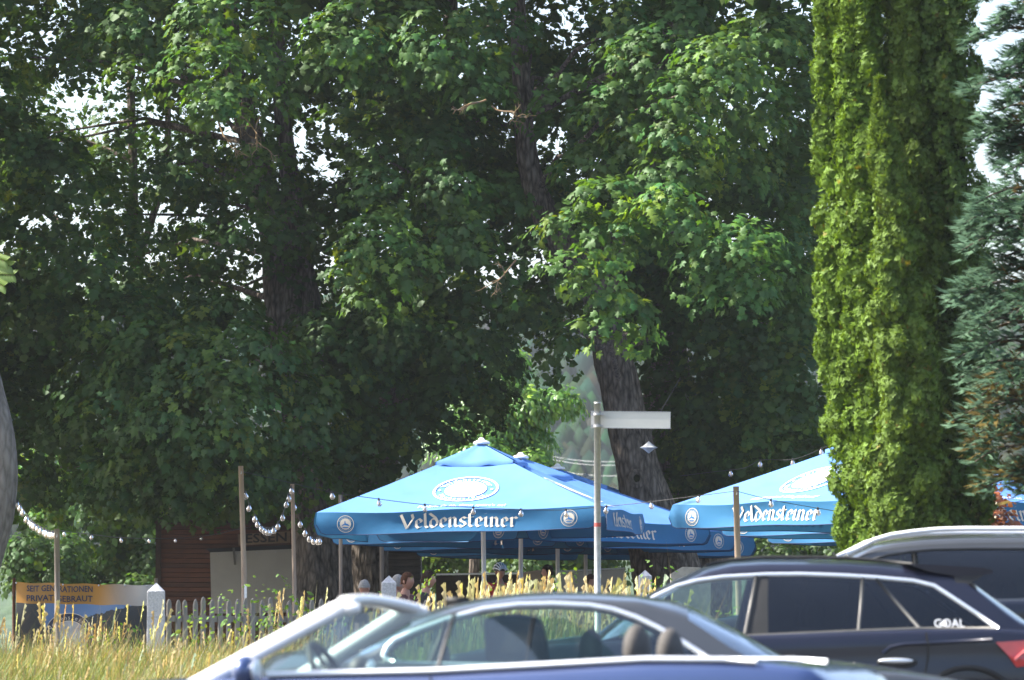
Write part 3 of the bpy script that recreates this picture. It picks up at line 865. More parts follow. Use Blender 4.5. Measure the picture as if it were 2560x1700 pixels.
def thuja(label, px_base, Y, prof, n, seed, tint=(.12, .2, .021)):
    """prof: (py, half width px, centre px) from the ground up."""
    b = at(px_base, 1560, Y); b.z = gz(b.x, Y)
    root = empty('thuja', b, 0, label, 'thuja', 'thuja columns by the cars')
    r = np.random.RandomState(seed)
    k = Y / F
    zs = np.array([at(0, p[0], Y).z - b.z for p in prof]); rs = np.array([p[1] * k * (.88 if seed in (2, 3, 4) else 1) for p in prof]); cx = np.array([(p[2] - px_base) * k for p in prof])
    z = r.uniform(0, 1, n) * (zs[-1] - zs[0]) + zs[0]
    th = r.uniform(0, 2 * math.pi, n)
    # half the sprays sit on the clumps
    n = int(n * 3.5)
    z = r.uniform(0, 1, n) * (zs[-1] - zs[0]) + zs[0]
    th = r.uniform(0, 2 * math.pi, n)
    nc = int((zs[-1] - zs[0]) * rs.mean() * 130)
    cz_, ct = r.uniform(zs[0], zs[-1], nc), r.uniform(0, 2 * math.pi, nc)
    pick = r.randint(0, nc, n)
    on = r.uniform(0, 1, n) < .75
    th = np.where(r.uniform(0, 1, n) < .5, th, -np.abs(th - math.pi))
    ct = np.where(r.uniform(0, 1, nc) < .45, ct, -np.abs(ct - math.pi))
    loc = r.normal(0, 1, (n, 2)) * .07
    R0 = np.interp(z, zs, rs)
    z = np.where(on, cz_[pick] + loc[:, 1] * 1.6, z)
    z = np.clip(z, zs[0], zs[-1] + .1)
    R0 = np.maximum(np.interp(z, zs, rs), .02)
    th = np.where(on, ct[pick] + loc[:, 0] / np.maximum(R0, .1), th)
    d2 = (loc ** 2).sum(1)
    bump = np.where(on, .17 * np.exp(-d2 / .010) * np.minimum(1, R0 / .3) + r.uniform(-.03, .02, n), r.uniform(-.06, .01, n))
    lump = .05 * np.sin(th * 3 + 2.2 * z + seed) * np.sin(z * 2.7 + th + seed * 2) * R0
    rad = np.maximum(R0 + bump + lump, .01)
    dirv = np.stack([np.cos(th), np.sin(th), 0 * th], 1)
    P = dirv * rad[:, None] * .93
    P[:, 0] += np.interp(z, zs, cx); P[:, 2] = z
    tip = nrm(dirv * .6 + np.array([0, 0, .85]) + r.normal(0, .30, (n, 3)))
    tang = np.stack([-np.sin(th), np.cos(th), 0 * th], 1)
    cl = tang * (loc[:, :1] * 9) + np.array([0, 0, 1.0]) * (loc[:, 1:] * 9)
    nn = nrm(dirv * .9 + np.where(on[:, None], cl, 0) + r.normal(0, .33, (n, 3)) + np.array([0, 0, .3]))
    Xv, Yv, Zv = frames(nn, tip)
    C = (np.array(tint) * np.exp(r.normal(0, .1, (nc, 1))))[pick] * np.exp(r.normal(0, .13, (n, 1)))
    brown = r.uniform(0, 1, n) < .008
    C[brown] = C[brown] * np.array([1.5, .8, .8])
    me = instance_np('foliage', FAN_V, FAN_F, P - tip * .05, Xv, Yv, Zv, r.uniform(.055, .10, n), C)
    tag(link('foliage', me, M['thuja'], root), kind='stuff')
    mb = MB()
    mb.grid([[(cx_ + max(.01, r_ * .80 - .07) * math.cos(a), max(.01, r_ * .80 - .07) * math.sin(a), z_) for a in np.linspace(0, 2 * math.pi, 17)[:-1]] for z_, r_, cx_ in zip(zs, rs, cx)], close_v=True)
    mb.build('inner_light_block', M['core'], root, True)  # solid dark cone added inside the sprays to block light
    mb = MB(); mb.tube([(0, 0, -.05), (0, 0, zs[0] + .3)], .07, 8); mb.build('trunk', M['bark_dark'], root)
    return root


thuja('yellow green thuja column at the outer edge beside the maple', 2120, 52.3, [(1480, 30, 2135), (1380, 40, 2145), (1250, 48, 2142), (1050, 52, 2118), (800, 54, 2110), (550, 50, 2100), (300, 48, 2098), (150, 44, 2090), (0, 40, 2086), (-200, 30, 2085), (-420, 4, 2085)], 6500, 1)
thuja('tall thuja column second from the maple with clumped lit sprays', 2180, 52, [(1490, 40, 2180), (1380, 52, 2182), (1200, 62, 2180), (1000, 62, 2172), (700, 60, 2165), (400, 56, 2160), (200, 54, 2152), (0, 48, 2155), (-250, 34, 2155), (-520, 4, 2155)], 8500, 2)
thuja('short front thuja spire whose pointed tip ends below the others', 2255, 51.4, [(1490, 60, 2270), (1380, 80, 2272), (1200, 86, 2270), (1000, 80, 2262), (800, 74, 2252), (600, 62, 2240), (450, 48, 2225), (330, 30, 2212), (260, 15, 2206), (215, 3, 2205)], 9500, 3, (.12, .19, .028))
thuja('thuja column with a rounded green tip rising behind the short spire', 2290, 52, [(1490, 60, 2300), (1300, 84, 2300), (1000, 84, 2300), (700, 80, 2295), (450, 66, 2285), (300, 52, 2272), (180, 36, 2265), (0, 34, 2280), (-200, 24, 2280), (-420, 4, 2280)], 9000, 4, (.12, .18, .028))
thuja('dark shaded thuja column nearest the blue-green cypress', 2390, 52.1, [(1480, 60, 2370), (1350, 78, 2380), (1150, 84, 2385), (900, 76, 2392), (600, 74, 2388), (300, 68, 2380), (0, 58, 2375), (-250, 40, 2370), (-500, 4, 2370)], 8500, 5, (.075, .13, .022))  # darker tint paints in the shade of the columns to its left
thuja('thuja column in the shade between the spires and the cypress', 2290, 52.7, [(1480, 60, 2300), (1200, 84, 2300), (800, 88, 2290), (400, 84, 2270), (100, 76, 2265), (-200, 80, 2265), (-480, 4, 2270)], 6000, 6, (.08, .135, .022))  # shade between the columns is put into this darker tint too

# ------------------------------------------------------------------ blue-green cypress at the picture's edge
def feather_template():
    v, f = [], []
    n = 12
    for i in range(n):
        t = i / n
        L = .24 * (1 - t) ** .7 + .07
        for s_ in (-1, 1):
            k = len(v)
            v += [(0, t, .0), (s_ * .10, t + .15, .03), (s_ * L, t + .17 + .1 * (1 - t), -.03 + .05 * math.sin(i * 2.3))]
            f.append((k, k + 1, k + 2) if s_ > 0 else (k, k + 2, k + 1))
    k = len(v)
    v += [(-.03, 0, 0), (.03, 0, 0), (0, 1.05, 0)]
    f.append((k, k + 1, k + 2))
    return np.array(v), np.array(f)


FE_V, FE_F = feather_template()
b = at(2640, 1560, 49); b.z = gz(b.x, 49)
cy = empty('cypress', b, 0, 'blue-green cypress with drooping feathery sprays beside the thuja columns', 'cypress')
r = np.random.RandomState(5)
trunk_mesh([at(px, py, 49) - b for px, py in ((2640, 1575), (2640, 1200), (2645, 700), (2640, 200), (2640, -400))], [.2, .17, .14, .1, .04], seed=9).build('trunk', M['bark_dark'], cy, True)
P, T, Nn, C, Sz, brn = [], [], [], [], [], MB()
for q in range(190):
    py = r.uniform(-500, 1225)
    ph = r.uniform(0, 2 * math.pi)
    if r.uniform() < .6: ph = r.uniform(math.pi * .78, math.pi * 1.55)
    p0 = at(2642, py, 49)
    Lb = np.interp(py, [-500, 0, 300, 600, 900, 1150, 1230], [.8, 1.05, .85, 1.02, 1.22, 1.05, .8]) * r.uniform(.6, 1.02)
    d = Vector((math.cos(ph), math.sin(ph), .25))
    pts = [p0 + d * (Lb * t) + Vector((0, 0, -.35 * t * t * Lb + .06 * math.sin(3 * t))) for t in np.linspace(0, 1, 6)]
    brn.tube([p - b for p in pts], [.022, .019, .016, .012, .009, .005], 5)
    for k in range(90):
        t = r.uniform(.2, 1.0) ** .8
        i = min(4, int(t * 5))
        q_ = pts[i].lerp(pts[i + 1], t * 5 - i)
        side = Vector((-d.y, d.x, 0)) * r.uniform(-1, 1)
        dv = (d * .9 + side * .7 + Vector((0, 0, r.uniform(-.3, .6)))).normalized()
        q_ = q_ + side * r.uniform(0, .16) + Vector((0, 0, r.normal(0, .05)))
        P.append(q_); T.append(dv)
        nv = Vector((r.normal(0, .4), r.normal(0, .4) - .2, .9))
        Nn.append(nv)
        Sz.append(r.uniform(.07, .14))
        c = np.array([.07, .13, .078]) * math.exp(r.normal(0, .2))
        if t < .5 and r.uniform() < .5: c = np.array([.13, .085, .025]) * r.uniform(.6, 1.2)
        if py > 950 and r.uniform() < .35: c = np.array([.12, .085, .02]) * r.uniform(.6, 1.2)
        C.append(c)
P, T, Nn, C, Sz = map(lambda a: np.array([tuple(x) for x in a]) if not np.isscalar(a[0]) else np.array(a), (P, T, Nn, C, Sz))
Xv, Yv, Zv = frames(Nn, T)
me = instance_np('foliage', FAN_V * np.array([.62, 1.5, 1.5]), FAN_F, P - np.array(b), Xv, Yv, Zv, Sz, C)
tag(link('foliage', me, M['cypress'], cy), kind='stuff')
tag(brn.build('branch', M['bark_dark'], cy, True), kind='stuff')

# the copper-leaved shrub below it
b = at(2475, 1480, 56); b.z = gz(b.x, 56)
cs = empty('copper_shrub', b, 0, 'copper red leaved shrub beside the dark thuja foot', 'shrub')
rr = np.random.RandomState(12)
bb = []
for (px, py, rx, rz) in ((2470, 1250, 26, 40), (2490, 1290, 34, 30), (2460, 1320, 30, 40), (2500, 1340, 36, 40), (2475, 1400, 40, 50), (2450, 1230, 14, 18), (2520, 1320, 16, 18)):
    p = at(px, py, 56); k = 56 / F
    bb.append((p.x, p.y, p.z, rx * k, rx * k, rz * k, int(rx * rz * .13), 1))
leaves_obj('foliage', bough_leaves(rr, bb, (.24, .07, .03), leaf=.06), M['redleaf'], cs, tv=LEAF_V * np.array([1.7, 1, 1]), tf=LEAF_F, origin=b)
st = MB()
for dx in (-.09, 0, .1):
    st.tube([(0, 0, -.02), (dx * .5, 0, .6), (dx, 0, 1.5)], [.015, .01, .005], 5)
st.build('stem', M['bark_dark'], cs)

# ------------------------------------------------------------------ long dry grass
BL_V = np.array([(-.5, 0, 0), (.5, 0, 0), (-.38, .5, .10), (.38, .5, .10), (0, 1, .36)])
BL_F = np.array([(0, 1, 3), (0, 3, 2), (2, 3, 4)])


def grass_blades(name, n, x0, x1, y0, y1, h, w, seed, green=.5, label=None):
    r = np.random.RandomState(seed)
    x, y = r.uniform(x0, x1, n), r.uniform(y0, y1, n)
    keep = np.abs(x) < y * .125 + 1.5
    x, y = x[keep], y[keep]; n = len(x)
    patch = .5 + .5 * np.sin(x * 1.9 + 1.7 * np.sin(y * 1.3)) * np.sin(y * 1.1 + x * .6)
    hh = h * np.exp(r.normal(0, .25, n)) * (.75 + .5 * patch)
    a = r.uniform(0, 2 * math.pi, n)
    bend = np.stack([np.cos(a), np.sin(a), 0 * a], 1)
    up = nrm(np.array([0, 0, 1.0]) + bend * r.uniform(.0, .45, (n, 1)) + np.array([.12, 0, 0]))
    Z_ = bend - up * (bend * up).sum(1, keepdims=True); Z_ = nrm(Z_)
    X_ = np.cross(up, Z_)
    z = np.interp(y, GY, GZ)
    g = r.uniform(0, 1, n) < green * (.55 + .9 * (1 - patch))
    C = np.where(g[:, None], tints(r, n, (.145, .185, .045), .25, .2), tints(r, n, (.42, .31, .15), .25, .08))
    pink = r.uniform(0, 1, n) < .08
    C[pink] = np.array([.42, .23, .12]) * np.exp(r.normal(0, .15, (pink.sum(), 1)))
    me = instance_np(name, BL_V, BL_F, np.stack([x, y, z - .02], 1), X_, up, Z_, np.stack([np.full(n, w) * np.exp(r.normal(0, .3, n)), hh, hh], 1), C)
    return tag(link(name, me, M['grass']), label, 'grass', kind='stuff')


grass_blades('grass', 105000, -8.6, 9, 44.5, 61.3, .30, .0075, 1, .95, 'long half dry meadow grass on the bank below the fence')
grass_blades('grass', 9000, -8.6, 9, 59.0, 61.9, .44, .008, 2, .65, 'taller green and straw grass along the foot of the fence')

grass_blades('grass', 7000, -.6, 2.6, 50, 54.6, .62, .008, 3, .8, 'tall green grass round the foot of the street sign')

# seed heads: a stalk with a plume
v, f = [], []
v += [(-.005, 0, 0), (.005, 0, 0), (0, .8, .05)]; f += [(0, 1, 2)]
for i in range(9):
    t = .72 + .28 * i / 9
    s_ = 1 if i % 2 else -1
    k = len(v)
    v += [(0, t, .05 + .06 * (t - .7)), (s_ * .009, t + .045, .06 + .02 * (i % 3)), (s_ * .003, t + .08, .055)]
    f.append((k, k + 1, k + 2))
    k = len(v)
    v += [(0, t, .05), (-s_ * .006, t + .045, .07), (0.002, t + .08, .04)]
    f.append((k, k + 1, k + 2))
SD_V, SD_F = np.array(v), np.array(f)


def seed_heads(n, seed, fn, label, colr):
    r = np.random.RandomState(seed)
    x, y, h = fn(r, n)
    n = len(x)
    a = r.uniform(0, 2 * math.pi, n)
    lean = np.stack([np.cos(a), np.sin(a), 0 * a], 1)
    up = nrm(np.array([0.10, 0, 1.0]) + lean * r.uniform(0, .28, (n, 1)))
    Z_ = nrm(lean - up * (lean * up).sum(1, keepdims=True)); X_ = np.cross(up, Z_)
    z = np.interp(y, GY, GZ)
    C = tints(r, n, colr, .2, .15)
    me = instance_np('seed_heads', SD_V, SD_F, np.stack([x, y, z], 1), X_, up, Z_, np.stack([h * .9, h, h], 1), C)
    return tag(link('tall_grass', me, M['grass']), label, 'grass', kind='stuff')


seed_heads(1300, 4, lambda r, n: (r.uniform(-8, 8, n), r.uniform(46, 61.5, n), r.uniform(.3, .58, n)), 'scattered straw seed heads over the meadow bank', (.46, .38, .21))


def tall(r, n):
    px = np.concatenate([r.normal(c, s, int(n * w * .85)) for c, s, w in ((1180, 60, .26), (1290, 40, .18), (1400, 40, .1), (1480, 50, .2), (1590, 40, .12), (760, 70, .07), (1010, 50, .07))])
    y = r.uniform(57.5, 61.3, len(px))
    h = .55 + .65 * r.beta(1.6, 1.7, len(px))
    h = np.where((px < 1090), h * .85, h)
    return (px - 1280) / F * y, y, h


seed_heads(620, 5, tall, 'tall straw coloured grass plumes standing before the parasol poles', (.54, .43, .25))
seed_heads(60, 6, lambda r, n: ((r.uniform(-30, 380, n) - 1280) / F * 59, r.uniform(57, 61, n), r.uniform(.5, .85, n)), 'straw grass plumes in front of the yellow banner', (.46, .37, .2))

# green weeds by the fence
r = np.random.RandomState(8)
bb = []
for px, py in ((640, 1500), (690, 1490), (730, 1520), (600, 1540), (560, 1530), (660, 1550), (500, 1560), (470, 1565), (960, 1500), (1095, 1470), (1420, 1470), (1640, 1440), (1590, 1490), (780, 1530), (700, 1560), (880, 1530), (300, 1560), (260, 1580), (1830, 1540), (1780, 1560), (1700, 1560), (1860, 1520), (1250, 1500)):
    p = at(px, py, 60.8); bb.append((p.x, p.y, p.z, .16, .2, .24, 20, 1))
leaves_obj('weeds', bough_leaves(r, bb, (.1, .19, .03), leaf=.055), M['maple'], None, tv=LEAF_V * np.array([1.4, 1, 1]), tf=LEAF_F)
tag(bpy.data.objects['weeds'], 'leafy green weeds climbing along the picket fence', 'weeds', kind='stuff')

# ------------------------------------------------------------------ lettering
def text_mesh(s, shear=0.0, bold=0.0):
    """The built-in font as flat geometry: width 1 = its own size 1, centred on x, baseline at y = 0."""
    cu = bpy.data.curves.new('lettering_curve', 'FONT')
    cu.body = s
    cu.size = 1
    cu.offset = bold
    cu.shear = shear
    cu.align_x = 'CENTER'
    cu.resolution_u = 2
    ob = bpy.data.objects.new('lettering_curve', cu)
    col.objects.link(ob)
    bpy.context.view_layer.update()
    me = ob.evaluated_get(bpy.context.evaluated_depsgraph_get()).to_mesh()
    v = [tuple(p.co) for p in me.vertices]
    f = [tuple(p.vertices) for p in me.polygons]
    ob.to_mesh_clear()
    bpy.data.objects.remove(ob)
    bpy.data.curves.remove(cu)
    return v, f


STROKES = {
    'V': (1.08, [[(-.08, 1.42), (.2, 1.5)], [(.04, 1.5), (.5, .02)], [(.5, .02), (.98, 1.08), (.9, 1.5)]]),
    'e': (.70, [[(.14, .82), (.13, .24), (.32, .02), (.56, .2)], [(.14, .82), (.34, 1.0), (.54, .78), (.5, .6), (.18, .44)]]),
    'l': (.44, [[(.06, 1.42), (.15, 1.52), (.15, .22), (.33, .02)]]),
    'd': (.80, [[(.08, 1.48), (.5, 1.02), (.66, .6), (.6, .24), (.34, 0), (.12, .24), (.12, .7), (.34, .98), (.5, .86)]]),
    'n': (.86, [[(.02, .86), (.16, 1.0), (.16, .12), (.24, .02)], [(.16, .76), (.42, 1.0), (.58, .84), (.58, .2), (.74, .03)]]),
    's': (.70, [[(.56, .86), (.34, 1.0), (.13, .8), (.18, .6), (.48, .44), (.55, .22), (.32, 0), (.06, .18)]]),
    't': (.58, [[(.17, 1.32), (.17, .2), (.34, .02), (.5, .14)], [(.0, .93), (.44, .97)]]),
    'i': (.46, [[(.03, .86), (.17, 1.0), (.17, .18), (.34, .03)], [(.12, 1.3), (.2, 1.36)]]),
    'r': (.68, [[(.03, .86), (.17, 1.0), (.17, .12), (.26, .02)], [(.17, .76), (.42, 1.02), (.6, .86)]]),
}


def blackletter(s):
    """Broad-nib lettering as flat quads, width normalised to 1 and centred."""
    nib = (math.cos(R(36)) * .125, math.sin(R(36)) * .125)
    v, f, x = [], [], 0.0
    for ch in s:
        w, st = STROKES[ch]
        for line in st:
            for a, b in zip(line[:-1], line[1:]):
                k = len(v)
                for (p, sg) in ((a, -1), (a, 1), (b, 1), (b, -1)):
                    v.append((x + p[0] + sg * nib[0], p[1] + sg * nib[1] * .8, 0.00025 * (k // 4 % 7)))
                d = (b[0] - a[0]) * nib[1] - (b[1] - a[1]) * nib[0]
                f.append((k, k + 3, k + 2, k + 1) if d > 0 else (k, k + 1, k + 2, k + 3))
        x += w
    return [((p[0] - x / 2) / x, p[1] / x, p[2]) for p in v], f, x


def map_text(mb, v, f, fn):
    n = len(mb.v)
    mb.v.extend([tuple(fn(p)) for p in v])
    mb.f.extend([tuple(i + n for i in q) for q in f])


def ring(mb, fn, r0, r1, seg=40, sx=1, sy=1):
    vs, fs = [], []
    for k in range(seg):
        a = 2 * math.pi * k / seg
        for r_ in (r0, r1):
            vs.append(fn((math.cos(a) * r_ * sx, math.sin(a) * r_ * sy, 0)))
        j = (k + 1) % seg
        fs.append((2 * k, 2 * k + 1, 2 * j + 1, 2 * j))
    mb.add(vs, fs)


def disc(mb, fn, r, seg=40):
    vs = [fn((0, 0, 0))]
    for q in range(1, 4):
        vs += [fn((math.cos(2 * math.pi * k / seg) * r * q / 3, math.sin(2 * math.pi * k / seg) * r * q / 3, 0)) for k in range(seg)]
    fs = [(0, 1 + k, 1 + (k + 1) % seg) for k in range(seg)]
    for q in range(2):
        for k in range(seg):
            a, b = 1 + q * seg + k, 1 + q * seg + (k + 1) % seg
            fs.append((a, a + seg, b + seg, b))
    mb.add(vs, fs)


def arc_text(mb, s, rad, size, fn, top=True, span=2.3):
    n = len(s)
    for i, ch in enumerate(s):
        if ch == ' ': continue
        t = (i + .5) / n - .5
        a = math.pi / 2 - t * span if top else -math.pi / 2 + t * span
        v, f = text_mesh(ch)
        def g(p, a=a):
            x, y = p[0] * size, p[1] * size
            if top:
                c = (math.cos(a), math.sin(a)); tx = (math.sin(a), -math.cos(a))
                rr = rad
                return fn((c[0] * (rr + y) + tx[0] * x, c[1] * (rr + y) + tx[1] * x, .002))
            c = (math.cos(a), math.sin(a)); tx = (-math.sin(a), math.cos(a))
            rr = rad + size * .7
            return fn((c[0] * (rr - y) + tx[0] * x, c[1] * (rr - y) + tx[1] * x, .002))
        map_text(mb, v, f, g)


# ------------------------------------------------------------------ the blue parasols
E0, DROP, PK = 2.22, .305, 3.18        # edge height, valance drop, peak height over the ground
HALF = 2.0


def canopy_pt(x, r_, off=0.0):
    """Front panel (towards local -Y): x along the edge, r_ 0 at the peak to 1 at the edge."""
    a = x / max(HALF * r_, 1e-6)
    sag = .055 * math.sin(math.pi * min(1, r_)) * (1 - .75 * abs(a) ** 2) + .028 * (r_ ** 3) * math.sin(math.pi * abs(a)) ** 2
    return Vector((x, -HALF * r_, PK - (PK - E0) * r_ - sag)) + Vector((0, -.43, .9)) * off


def val_pt(u, h, off=0.0):
    a = u / HALF
    z = E0 - .028 * math.sin(math.pi * abs(a)) ** 2 - DROP * h * (1 + .03 * math.sin(3 * u + 1))
    out = HALF + h * (.045 + .035 * math.sin(2.2 * u + .6) + .02 * math.sin(5.1 * u)) - .05 * math.sin(math.pi * h) * math.cos(1.1 * u) + .01
    return Vector((u, -out - off, z))


def logo_valance(mb_w, mb_b, u0):
    s = .118
    fn = lambda p, o=.006: val_pt(u0 + p[0] * s, .52 - p[1] * s / DROP, o + p[2])
    ring(mb_w, fn, .93, 1.0); ring(mb_w, fn, .60, .655)
    arc_text(mb_w, 'Veldensteiner', .70, .24, fn, True, 2.5)
    arc_text(mb_w, 'Neuhaus/Peg.', .70, .22, fn, False, 2.3)
    disc(mb_w, fn, .60)
    fb = lambda p: fn(p, .010)
    mb_b.add([fb(p) for p in ((-.5, -.28, 0), (-.3, -.05, 0), (-.12, .0, 0), (-.1, .3, 0), (-.05, .42, 0), (0, .3, 0), (.02, .08, 0), (.3, .0, 0), (.52, -.22, 0), (.2, -.2, 0), (-.1, -.12, 0))], [(0, 1, 10), (1, 2, 10), (2, 3, 6), (3, 4, 5), (3, 5, 6), (2, 6, 10), (6, 7, 9), (7, 8, 9), (6, 9, 10)])
    mb_b.add([fb(p) for p in ((-.45, -.36, 0), (.45, -.34, 0), (.2, -.5, 0), (-.2, -.5, 0))], [(0, 3, 2, 1)])


def make_parasol():
    root = empty('parasol')
    # canopy panels, valances, prints: built once for the front, three copies turned by 90 degrees
    mb = MB()
    mb.grid([[canopy_pt(HALF * r_ * a, r_) for a in np.linspace(-1, 1, 33)] for r_ in np.linspace(.18, 1, 22)])
    can = mb.mesh('canopy_panel'); can.materials.append(M['canvas'])
    mb = MB()
    rows = []
    for r_ in np.linspace(.005, .275, 8):
        rows.append([canopy_pt(HALF * r_ * a, r_, .045 + .012 * math.sin(6 * a) * r_ / .27) for a in np.linspace(-1, 1, 17)])
    rows.append([Vector((p.x, p.y - .008, p.z - .05 - .012 * math.sin(5 * i))) for i, p in enumerate(rows[-1])])
    mb.grid(rows)
    ven = mb.mesh('vent_flap'); ven.materials.append(M['canvas'])
    mb = MB()
    us = np.linspace(-HALF + .012, HALF - .012, 61)
    def hmax(u):
        e = HALF - abs(u)
        return 1 - .55 * max(0, 1 - e / .13) ** 2
    mb.grid([[val_pt(u, h * hmax(u)) for u in us] for h in np.linspace(0, 1, 9)])
    val = mb.mesh('valance'); val.materials.append(M['canvas_shaded'])
    mb = MB()
    mb.tube([val_pt(u, hmax(u) + .003, .0) for u in us], .006, 4)
    hem = mb.mesh('hem'); hem.materials.append(M['seam'])
    mb = MB()
    v, f, W = blackletter('Veldensteiner')
    wd = 1.66
    map_text(mb, v, f, lambda p: val_pt(p[0] * wd + .03, .80 - p[1] * wd * .76 / DROP, .007 + p[2]))
    EM = []
    for u0 in (-1.58, 1.58):
        lw, lb = MB(), MB()
        logo_valance(lw, lb, u0)
        e1 = lw.mesh('emblem'); e1.materials.append(M['print'])
        e2 = lb.mesh('castle_print'); e2.materials.append(M['print_blue'])
        EM.append((e1, e2))
    let = mb.mesh('lettering'); let.materials.append(M['print'])
    SL = math.hypot(HALF, PK - E0)
    def cfn(p, o=.012):
        s = .465
        r_ = .655 - p[1] * s / SL * 1.0
        return canopy_pt(p[0] * s * (1.0 if p[1] < .9 else 1.0), r_, o + p[2])
    lets = []
    for slogan, shear in (("Probiert's es, dann sp\u00fcrt's es!", .15), ('Authentisch fein gebraut!', .35)):
        mb = MB()
        ring(mb, cfn, .93, 1.0)
        arc_text(mb, 'Veldensteiner', .70, .26, cfn, True, 2.5)
        arc_text(mb, 'Neuhaus/Peg.', .70, .24, cfn, False, 2.2)
        disc(mb, cfn, .64)
        for sx in (-1, 1):
            mb.add([cfn((sx * .8 + dx, dy, 0)) for dx, dy in ((0, .06), (.05, 0), (0, -.06), (-.05, 0))], [(0, 3, 2, 1)])
        v, f = text_mesh(slogan, shear)
        xs_ = [p[0] for p in v]; sc = 1.24 / (max(xs_) - min(xs_))
        map_text(mb, v, f, lambda p: canopy_pt(p[0] * sc + .04, .955 - p[1] * sc * 1.15 / SL, .012))
        me = mb.mesh('emblem'); me.materials.append(M['print_white'])
        lets.append(me)
    mb = MB()
    fb = lambda p: cfn(p, .017)
    mb.add([fb(p) for p in ((-.3, -.2, 0), (-.12, -.1, 0), (-.1, .12, 0), (-.05, .2, 0), (0, .12, 0), (.02, -.04, 0), (.3, -.12, 0), (.34, -.2, 0))], [(0, 7, 6, 5, 4, 3, 2, 1)])
    cas = mb.mesh('castle_print'); cas.materials.append(mat('pale_blue_print', (.5, .62, .78), .8))
    for k in range(4):
        a = k * math.pi / 2
        def put(name, me, par=root, smooth=False):
            o = link(name, me, None, par, smooth=smooth)
            if par is root: o.rotation_euler = (0, 0, a)
            return o
        c = put('canopy_panel', can, smooth=True)
        put('emblem', lets[k % 2], c); put('castle_print', cas, c)
        put('vent_flap', ven, smooth=True)
        vl = put('valance', val, smooth=True)
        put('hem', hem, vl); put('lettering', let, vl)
        for e1, e2 in EM:
            put('emblem', e1, vl); put('castle_print', e2, vl)
    MB().lathe([(.0, PK + .122), (.03, PK + .118), (.045, PK + .10), (.055, PK + .082), (.105, PK + .068), (.122, PK + .05), (.12, PK + .03), (.0, PK + .02)]).build('cap', M['white_cap'], root, True)
    MB().tube([(0, 0, .05), (0, 0, PK + .03)], .034, 12).build('pole', M['pole'], root, True)
    rb = bpy.data.meshes.new('x')
    for k in range(8):
        a = k * math.pi / 4 + math.pi / 4
        L = HALF * (math.sqrt(2) if k % 2 == 0 else 1) * .985
        mb = MB()
        mb.tube([(.05, 0, PK - .1), (L * .5, 0, (PK + E0) / 2 - .12), (L, 0, E0 - .03)], .014, 5)
        mb.tube([(.05, 0, PK - .75), (L * .48, 0, (PK + E0) / 2 - .12)], .011, 5)
        o = mb.build('rib', M['pole'], root)
        o.rotation_euler = (0, 0, a)
    mb = MB()
    mb.box((0, 0, .04), (.9, .9, .08)); mb.lathe([(.06, .08), (.06, .4), (.045, .42)])
    mb.build('base', M['granite'], root)
    return root


PAR = [(1204, 72.0, -10, 'blue beer parasol at the front with its lettered side square to the street sign'),
       (1302, 76.3, -45, 'blue parasol second in line, its white cap just behind the front one'),
       (1394, 80.6, -45, 'blue parasol third in line behind the front parasol'),
       (1464, 84.9, -45, 'blue parasol at the far end of the line by the leaning trunk'),
       (2213, 67.0, -140, 'big blue parasol half hidden by the thuja columns'),
       (2306, 71.3, -45, 'blue parasol behind the thuja, only its hanging rim in view'),
       (2392, 75.6, -45, 'blue parasol farthest behind the thuja, lowest strip of blue rim')]
proto = make_parasol()
for i, (px, Y, rz, lab) in enumerate(PAR):
    o = proto if i == 0 else copy_tree(proto)
    x = (px - 1280) / F * Y
    o.location = (x, Y, gz(x, Y))
    o.rotation_euler = (0, R(-1.1) if i == 0 else 0, R(rz))
    if i == 0: o.location.z += .03; o.location.x += .06
    tag(o, lab, 'parasol', 'blue beer garden parasols')

# ------------------------------------------------------------------ street sign
b = at(1494, 1500, 55); b.z = gz(b.x, 55)
sg = empty('street_sign', b, 0, 'blank white street name plate on a grey steel post', 'sign')
ht = at(1494, 1008, 55).z - b.z
mb = MB(); mb.tube([(0, 0, -.05), (0, 0, ht)], .036, 16); mb.build('post', M['galv'], sg, True)
mb = MB(); mb.tube([(0, 0, ht - .001), (0, 0, ht + .02)], .0375, 16); mb.build('cap', M['galv'], sg, True)
z0 = at(1494, 1048, 55).z - b.z
rot = Matrix.Rotation(R(-7), 3, 'Z')
pl = MB(); pl.box((.365, .035, z0 - .004), (.87, .022, .178), rot @ Matrix.Rotation(R(.9), 3, 'Y')); pl.build('name_plate', M['sign_white'], sg)
fr = MB()
for dz in (-.091, .087):
    fr.box((.365, .035, z0 - .004 + dz), (.876, .03, .008), rot @ Matrix.Rotation(R(.9), 3, 'Y'))
fr.build('plate_edge', M['galv'], sg)
for dz in (-.075, .055):
    cl = MB(); cl.lathe([(.038, -.014), (.044, -.014), (.044, .014), (.038, .014)], (0, 0, z0 + dz), 16); cl.box((.05, .0, z0 + dz), (.03, .05, .022)); cl.box((-.055, .005, z0 + dz), (.03, .02, .03))
    cm = cl.build('clamp', M['galv'], sg)
    bo = MB(); bo.tube([(.058, -.04, z0 + dz), (.058, .03, z0 + dz)], .009, 6); bo.build('bolt', M['galv'], cm)
zs_ = at(1494, 1312, 55).z - b.z
st = MB(); st.lathe([(.0365, -.022), (.0368, .022)], (0, 0, zs_), 16); st.build('sticker', M['sticker'], sg)

